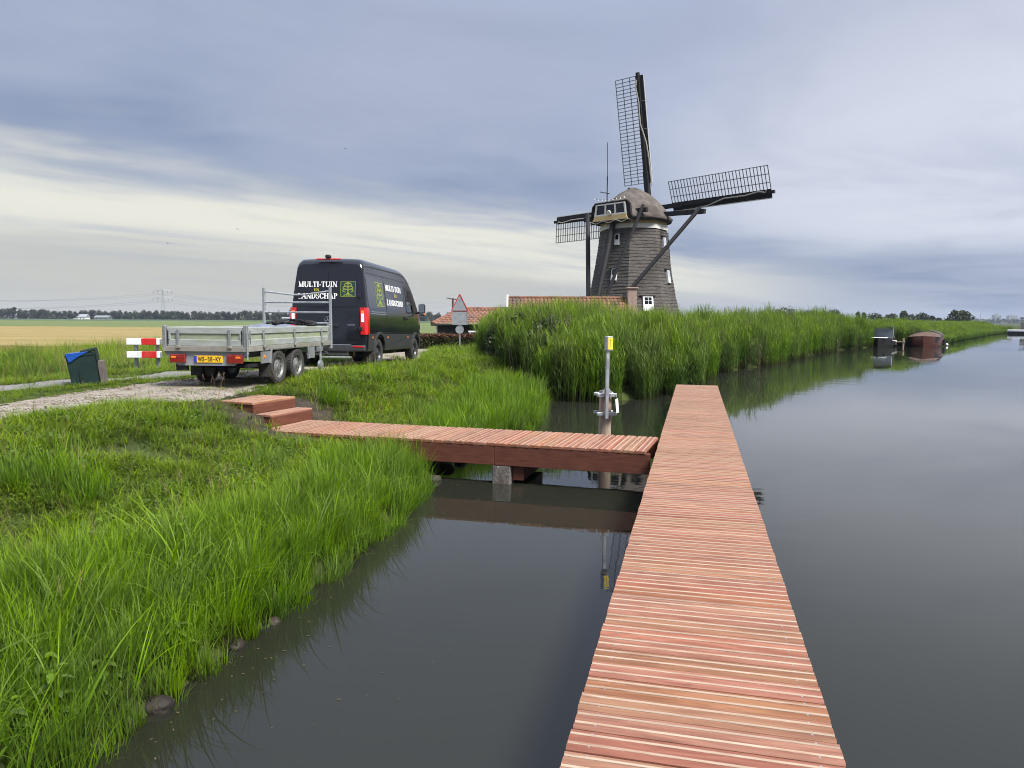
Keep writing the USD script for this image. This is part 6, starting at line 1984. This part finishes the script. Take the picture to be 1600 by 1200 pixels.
# loose stones on the track
q = np.random.default_rng(17)
n = 9000
X, Y = q.uniform(-8, -3.2, n), q.uniform(6, 17, n)
ok = shapely.contains_xy(gravel_poly.buffer(0.05), X, Y)
X, Y = X[ok], Y[ok]
peb = []
for k in range(3):
    ic = trimesh.creation.icosphere(1, 0.013)
    v = ic.vertices * (1 + 0.5 * (np.random.default_rng(k).random((len(ic.vertices), 1)) - 0.5)) * np.array([1.2, 1, 0.6])
    peb.append(('pebble', (v, ic.faces), 'gravel', 1.0))
scatter('loose_gravel', peb, np.column_stack([X, Y, ground_at(X, Y) + 0.016]), q.uniform(0.5, 1.3, len(X)), 18, 'loose pale gravel lying on the track', tilt=0.3)


# reeds
def reed_clump(seed, n=30, R=0.30, H=(1.70, 2.50)):
    q = np.random.default_rng(seed)
    stems, leaves, plumes = MB(), MB(), MB()
    for s in range(n):
        a, r = q.uniform(0, 2 * PI), R * math.sqrt(q.random())
        b = np.array([r * math.cos(a), r * math.sin(a), -0.1])
        h = q.uniform(*H)
        la, lt = q.uniform(0, 2 * PI), abs(q.normal(0.04, 0.07))
        lean_ = np.array([math.cos(la), math.sin(la), 0])
        pts = [b + lean_ * (h * lt * t * t) + np.array([0, 0, h * t]) for t in np.linspace(0, 1, 5)]
        stems.tube(pts, [0.006, 0.0055, 0.005, 0.004, 0.002], 3, cap=False)
        nl = q.integers(6, 9)
        for k in range(nl):
            t = 0.26 + 0.72 * (k + q.random() * 0.5) / nl
            c = b + lean_ * (h * lt * t * t) + np.array([0, 0, h * t])
            az = la + k * 2.6 + q.normal(0, 0.5)
            L = q.uniform(0.30, 0.58) * (0.75 + 0.4 * math.sin(t * PI))
            o = np.array([math.cos(az), math.sin(az), 0])
            sd = np.array([-math.sin(az), math.cos(az), 0])
            th, bd = q.uniform(0.15, 0.42), q.uniform(0.2, 1.05)
            w = q.uniform(0.010, 0.018)
            p = c.copy()
            rows = []
            for i in range(4):
                u = i / 3
                rows.append((p.copy(), w * (0.5, 0.5, 0.36, 0.0)[i]))
                ang = th + bd * u
                p = p + L / 3 * (o * math.sin(ang) + np.array([0, 0, math.cos(ang)]))
            v = [rows[0][0] - sd * rows[0][1], rows[0][0] + sd * rows[0][1], rows[1][0] - sd * rows[1][1], rows[1][0] + sd * rows[1][1], rows[2][0] - sd * rows[2][1], rows[2][0] + sd * rows[2][1], rows[3][0]]
            leaves.add(np.array(v), np.array([[0, 1, 3], [0, 3, 2], [2, 3, 5], [2, 5, 4], [4, 5, 6]]))
        # the rolled young leaf that stands up at the tip
        tipc = pts[-1]
        leaves.add(np.array([tipc + [-.006, 0, -.05], tipc + [.006, 0, -.05], tipc + lean_ * 0.05 + [0, 0, 0.22]]), np.array([[0, 1, 2]]))
    v1, f1 = stems.get()
    v2, f2 = leaves.get()
    return np.vstack([v1, v2]), np.vstack([f1, f2 + len(v1)])


reedp = [('reed_clump', reed_clump(200 + k), 'reed', 1.0) for k in range(5)]
dryp = [('dry_reed_clump', reed_clump(220, 10, 0.3, (0.8, 1.9)), 'reed_dry', 0.30)]


def plume_clump(seed):
    q = np.random.default_rng(seed)
    m = MB()
    for s in range(5):
        b = np.array([q.uniform(-.25, .25), q.uniform(-.25, .25), 0])
        h, dx = q.uniform(2.35, 2.75), q.normal(0, 0.10, 2)
        tip = b + np.array([dx[0], dx[1], h])
        m.tube([b, b + np.array([dx[0] * .3, dx[1] * .3, h * .6]), tip], [0.006, 0.004, 0.002], 3, cap=False)
        for k in range(26):
            c = tip - np.array([dx[0] * .1, dx[1] * .1, 0.011 * k])
            a = q.uniform(0, 2 * PI)
            dv = np.array([math.cos(a) * .6 + .4, math.sin(a) * .6, 0.35]) * q.uniform(0.03, 0.085)
            m.add(np.array([c, c + dv * .5 + [0, .006, 0], c + dv, c + dv * .5 - [0, .006, 0]]), np.array([[0, 1, 2, 3]]))
    return m.get()


dryp.append(('plumed_reeds', plume_clump(231), 'plume', 0.16))
FRONT = [(-1.5, 30.5), (-0.9, 26), (0.1, 21.6), (0.85, 19.55), (1.6, 19.10), (2.75, 18.95), (3.95, 20.1), (5.3, 22.0), (6.65, 25.2), (8.05, 29.0), (12.1, 34.8), (17.25, 43.3), (23.5, 53.2), (30.7, 62.7)]
reed_line = LineString(FRONT)
reed_back = Polygon(FRONT + [(26, 66), (16, 54), (6, 40), (2.5, 34), (0.0, 32.5)])
X, Y, D, E_, q = sample(-2, 32, 19, 66, lambda y: np.interp(y, [19, 24, 30, 45, 66], [15, 12, 8.5, 6.5, 5.5]), 19)
fd = shapely.distance(shapely.points(X, Y), reed_line)
ok = (nz2(X, Y, 1.3, 12) > 0.34) & shapely.contains_xy(reed_back, X, Y) & (fd < np.interp(Y, [20, 30, 60], [5.2, 4.2, 4.0])) & ~((E_ > -1.2))
X, Y, fd = X[ok], Y[ok], fd[ok]
hgt = np.interp(X, [-1.6, -0.6, 0.3, 1.2, 2.4, 5, 8, 12, 22, 32], [0.60, 0.66, 0.72, 0.76, 0.80, 0.77, 0.76, 0.83, 0.94, 1.0]) * (0.76 + 0.48 * nz2(X, Y, 0.9, 3)) * q.uniform(0.82, 1.13, len(X)) * np.interp(fd, [0, 0.5], [0.86, 1.0])
S_ = np.column_stack([np.ones(len(X)), np.ones(len(X)), hgt])
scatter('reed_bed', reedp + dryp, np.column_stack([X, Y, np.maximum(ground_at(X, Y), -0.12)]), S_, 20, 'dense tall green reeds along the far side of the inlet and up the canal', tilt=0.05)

FRONT2 = [(38.2, 67.2), (53.2, 87.6), (66, 104.5), (79, 123.2), (90, 136.5), (100, 150.5)]
l2 = LineString(FRONT2)
X, Y, D, E_, q = sample(26, 112, 62, 158, lambda y: np.interp(y, [62, 158], [4.0, 3.0]), 21)
fd = shapely.distance(shapely.points(X, Y), l2)
ok = (D > -0.1) & (fd < 6.0)
X, Y, fd = X[ok], Y[ok], fd[ok]
S_ = np.column_stack([np.full(len(X), 1.5), np.full(len(X), 1.5), np.interp(Y, [62, 75, 110, 150], [0.82, 0.62, 0.66, 0.70]) * (0.7 + 0.5 * nz2(X, Y, 0.3, 8)) * q.uniform(0.85, 1.1, len(X)) * np.interp(fd, [0, 2.0], [0.62, 1.0])])
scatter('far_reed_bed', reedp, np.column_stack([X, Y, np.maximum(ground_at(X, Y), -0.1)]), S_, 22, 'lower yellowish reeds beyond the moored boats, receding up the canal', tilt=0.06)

# reeds and rank growth in the ditch beyond the track
q = np.random.default_rng(23)
cs = [(-13.2, 20.5, 1.5), (-14.6, 22.0, 1.3), (-12.0, 21.5, 0.8), (-10.4, 19.9, 0.75), (-11.0, 21.2, 0.8), (-9.3, 21.0, 0.9), (-8.6, 20.4, 0.8), (-16.5, 24.5, 1.6), (-9.8, 23.5, 1.2)]
P = []
for x, y, r in cs:
    for _ in range(int(34 * r)):
        a, b = q.uniform(0, 2 * PI), r * math.sqrt(q.random())
        P.append((x + b * math.cos(a), y + 0.6 * b * math.sin(a), 1 - 0.55 * (b / r) ** 2))
P = np.array(P)
zt = ground_at(P[:, 0], P[:, 1])
hh_ = np.clip((1.10 - 0.25 * np.interp(P[:, 0], [-14, -9], [0, 0.3]) - zt) / 2.2, 0.25, 0.8) * P[:, 2] * q.uniform(0.8, 1.1, len(P))
scatter('ditch_reeds', reedp[:3], np.column_stack([P[:, 0], P[:, 1], zt]), np.column_stack([np.full(len(P), 0.8), np.full(len(P), 0.8), hh_]), 24, 'rank green reeds in the ditch between the track and the grain field', tilt=0.1)
X, Y, D, E_, q = sample(-60, -7, 14, 62, lambda y: np.interp(y, [14, 24, 40, 62], [9, 7, 4, 2.5]), 25)
ok = (E_ > 6.5) & (E_ < 30)
X, Y = X[ok], Y[ok]
rank = [('tuft', merge(ribbons(30, 0.22, (0.35, 0.75), (0.010, 0.018), 0.2, (0.2, 1.0), 4, 90 + k)), 'straw' if k == 3 else 'lawn', 0.55 if k == 3 else 1.0) for k in range(4)]
scatter('rank_grass', rank, np.column_stack([X, Y, ground_at(X, Y)]), np.interp(Y, [14, 60], [1.0, 2.2]) * q.uniform(0.7, 1.2, len(X)), 26, 'rough yellowing grass on the slope down to the fields')


# brambles at the near end of the reeds
q = np.random.default_rng(31)
n = 15000
bl_ = [(x + 0.95, y, z, r, s) for x, y, z, r, s in ((-0.85, 24.5, 1.30, 0.95, 1.0), (-0.25, 22.6, 1.20, 0.95, 1.0), (0.30, 21.0, 0.95, 0.80, 1.0), (-0.55, 23.2, 1.85, 0.55, 0.9), (0.2, 21.6, 1.55, 0.7, 0.9), (-1.1, 26.0, 1.3, 0.9, 0.9), (0.75, 20.0, 0.55, 0.45, 0.8), (-1.2, 25.0, 1.75, 0.5, 0.9))]
pts = crown_points(n, bl_, 32, 0.62)
pts = pts[pts[:, 2] > ground_at(pts[:, 0], pts[:, 1]) + 0.02]
br_ = thing('bramble_thicket', 'dark tangled bramble thicket at the grassy end of the reeds', 'bramble', (0.4, 22.8, 0))
obj('leaves', leaf_cards(len(pts), pts - [0.4, 22.8, 0], 0.058, 33, 0.6), 'bramble', br_, kind='stuff')
m = MB()
for k in range(16):
    a, r = q.uniform(0, 2 * PI), 0.9 * math.sqrt(q.random())
    b = np.array([r * math.cos(a) * 0.8, r * math.sin(a) * 2.0, 0.35])
    o = np.array([math.cos(a), math.sin(a), 0]) * q.uniform(0.2, 0.8)
    m.tube([b, b + o * 0.4 + [0, 0, 0.9], b + o + [0, 0, q.uniform(0.9, 1.6)]], 0.005, 4, cap=False)
obj('canes', m, 'bark', br_, kind='stuff')
fl = MB()
for k in range(16):
    c = pts[q.integers(len(pts))] - [0.4, 22.8, 0] + q.normal(0, 0.02, 3) + [0, -0.05, 0]
    fl.tm(trimesh.creation.icosphere(1, 0.028), at=c)
obj('white_blossoms', fl, 'dirty_white', br_, kind='stuff')

# the clipped hedge before the barn
hx = thing('beech_hedge', 'low clipped dark hedge with a rust-brown top before the barn', 'hedge', (-2.4, 33.4, float(ground_at(-2.4, 33.4))))
hz0 = float(ground_at(-2.4, 33.4))
ht = 1.42 - hz0
q = np.random.default_rng(35)
obj('inner_growth', MB().box((0, 0, ht / 2 - 0.05), (3.9, 0.5, ht - 0.1), ch=0.08), 'bark', hx)
n = 9000
pts = np.column_stack([q.uniform(-2.1, 2.1, n), q.uniform(-0.36, 0.36, n), q.uniform(0.0, ht, n)])
fc = q.random(n)
pts[fc < 0.55, 1] = -0.34 + q.normal(0, 0.03, (fc < 0.55).sum())
tp_ = (fc >= 0.55) & (fc < 0.85)
pts[tp_, 2] = ht + q.normal(0, 0.03, tp_.sum())
obj('leaves', leaf_cards(n, pts, 0.045, 36, 0.6), 'hedge_leaf', hx, kind='stuff')
# sprays standing up behind the thicket
sp = thing('tall_weeds', 'thin tall weeds sticking up above the bramble thicket before the barn roof', 'weeds', (0.1, 24.0, 1.0))
m, lv = MB(), []
for k in range(7):
    b = np.array([q.uniform(-0.9, 0.9), q.uniform(-0.4, 0.4), 0.3])
    h = q.uniform(1.0, 1.6)
    m.tube([b, b + [q.normal(0, .05), 0, h * .6], b + [q.normal(0, .12), 0, h]], [0.008, 0.006, 0.003], 4)
    for t in np.linspace(0.4, 1, 12):
        lv.append(b + [q.normal(0, 0.05), q.normal(0, 0.05), h * t])
obj('stems', m, 'bramble', sp, kind='stuff')
lv = np.array(lv)
obj('leaves', leaf_cards(len(lv), lv, 0.05, 37, 0.4), 'bramble', sp, kind='stuff')

# ------------------------------------------------------------------ stones, weeds and twigs at the water's edge
STN = [(-1.93, 3.86, .085, 'brown stone at the water edge under the nearest tall grass'), (-2.02, 3.66, .055, 'small grey stone beside the nearest brown one at the water edge'), (-1.78, 4.62, .06, 'flat stone under overhanging grass a little along the bank'), (-1.66, 5.0, .05, 'dark little stone where the bank bends'),
       (-0.93, 10.35, .11, 'dark stone beneath the walkway by the bank'), (-0.76, 10.85, .09, 'stone half in the water under the walkway'), (-1.02, 9.6, .10, 'wet dark stone just before the walkway beam'), (-0.22, 12.35, .075, 'pale square stone on the bank behind the walkway'), (-2.1, 3.45, .07, 'flat dark stone in the nearest corner of the bank'), (-1.12, 8.7, .07, 'stone at the foot of the tall grass before the walkway'), (-0.55, 11.5, .09, 'mossy stone behind the walkway')]
for k, (x, y, r, lab) in enumerate(STN):
    ic = trimesh.creation.icosphere(3, 1.0)
    v = np.asarray(ic.vertices).copy()
    v = v * (1 + 0.35 * (np.asarray(meshkit.fbm(v * 1.6 + k * 9.1))[:, None] - 0.5))
    v = np.sign(v) * np.abs(v) ** 0.86 * np.array([1.25, 0.95, 0.72]) * r * 0.85
    o = obj('bank_stone', (v @ rot((0, 0, 1), 40 * k).T + [x, y, 0.0 + 0.15 * r], ic.faces), 'stone', smooth=35)
    tag(o, lab, 'stone', 'stones along the water edge')


def weed(k, x, y, h, label):
    q = np.random.default_rng(400 + k)
    t = thing('broadleaf_weed', label, 'weed', (x, y, float(ground_at(x, y))), 57 * k, 'broad-leaved weeds on the bank')
    obj('stem', MB().tube([(0, 0, -0.02), (0.01, 0, h * 0.5), (0.02, 0.01, h)], [0.005, 0.004, 0.002], 6), 'weed', t, smooth=40)
    for j in range(12):
        z = h * (0.25 + 0.75 * j / 12)
        a = j * 2.4 + q.normal(0, .2)
        L, W = q.uniform(0.07, 0.11) * (1.1 - 0.4 * j / 12), 0.0
        W = L * 0.52
        o, s = np.array([math.cos(a), math.sin(a), 0]), np.array([-math.sin(a), math.cos(a), 0])
        rows = []
        for i in range(7):
            u = i / 6
            w = W * 0.5 * math.sin(PI * u ** 0.75) if u < 1 else 0
            c = np.array([0.015, 0.005, z]) + o * (0.02 + L * u) + np.array([0, 0, 0.03 * u - 0.05 * u * u + 0.01])
            rows += [c - s * w + [0, 0, 0.006], c, c + s * w + [0, 0, 0.006]]
        f = []
        for i in range(6):
            for b in (0, 1):
                f.append([i * 3 + b, i * 3 + b + 1, (i + 1) * 3 + b + 1, (i + 1) * 3 + b])
        obj('leaf', (np.array(rows), np.array(f)), 'weed', t, smooth=True)


for k, (x, y, h, lab) in enumerate(((-2.22, 3.42, 0.30, 'broad-leaved weed nearest the viewer by the water'), (-2.36, 3.55, 0.26, 'broad-leaved weed just behind the nearest one'), (-2.30, 3.22, 0.22, 'lowest broad-leaved weed, cut by the picture edge'), (-2.12, 3.72, 0.20, 'small broad-leaved weed beside the brown stone'), (-1.98, 4.25, 0.20, 'small weed hanging over the water under the tall grass'), (-2.9, 5.0, 0.42, 'pale upright weed in the middle of the near grass'), (-2.45, 5.3, 0.40, 'second upright weed in the near grass'))):
    weed(k, x, y, h, lab)

tw = thing('sunken_branch', 'dark twiggy branch lying in the water just past the jetty side', 'branch', (2.72, 7.9, 0.0), 20)
q = np.random.default_rng(44)
m = MB()
for k in range(18):
    a, b = np.array([q.uniform(-0.25, 0.1), q.uniform(-0.6, 0.6), -0.03]), 0
    m.tube([a, a + [q.uniform(0.05, 0.16), q.uniform(-0.05, 0.1), q.uniform(0.01, 0.05)], a + [q.uniform(0.2, 0.36), q.uniform(-0.1, 0.2), -0.02]], [0.006, 0.004, 0.002], 4)
obj('twigs', m, 'bark', tw, kind='stuff')

# specks of leaf and seed floating by the bank
q = np.random.default_rng(51)
n = 420
yy = q.uniform(3.2, 18, n)
off = np.abs(q.normal(0, 0.55, n)) + 0.03
xx = np.array([np.interp(v, [p[1] for p in SHORE[4:17]], [p[0] for p in SHORE[4:17]]) for v in yy]) + off
fl = np.array([(-1, 0, 0), (0, .42, 0), (1, 0, 0), (0, -.42, 0)], float) * 0.012
scatter('floating_specks', [('leaf_speck', (fl, np.array([[0, 1, 2, 3]])), 'reed_dry', 1.0)], np.column_stack([xx, yy, np.full(n, 0.003)]), q.uniform(0.3, 1.2, n), 52, 'tiny leaf specks floating on the water by the bank', tilt=0.0)

# ------------------------------------------------------------------ air
def haze(density):
    g = NG()
    v = g('principled_volume', 'volume', color=(0.70, 0.78, 0.92), density=density, anisotropy=0.3)
    m = g.done('haze_air', volume=v)
    x0, x1, y0, y1, z0, z1 = -2600, 3000, -65, 3200, -3.4, 46
    b = MB().box(((x0 + x1) / 2, (y0 + y1) / 2, (z0 + z1) / 2), (x1 - x0, y1 - y0, z1 - z0))
    obj('haze', b, m, kind='stuff', label='thin grey-blue air over the land')
haze(0.00010)
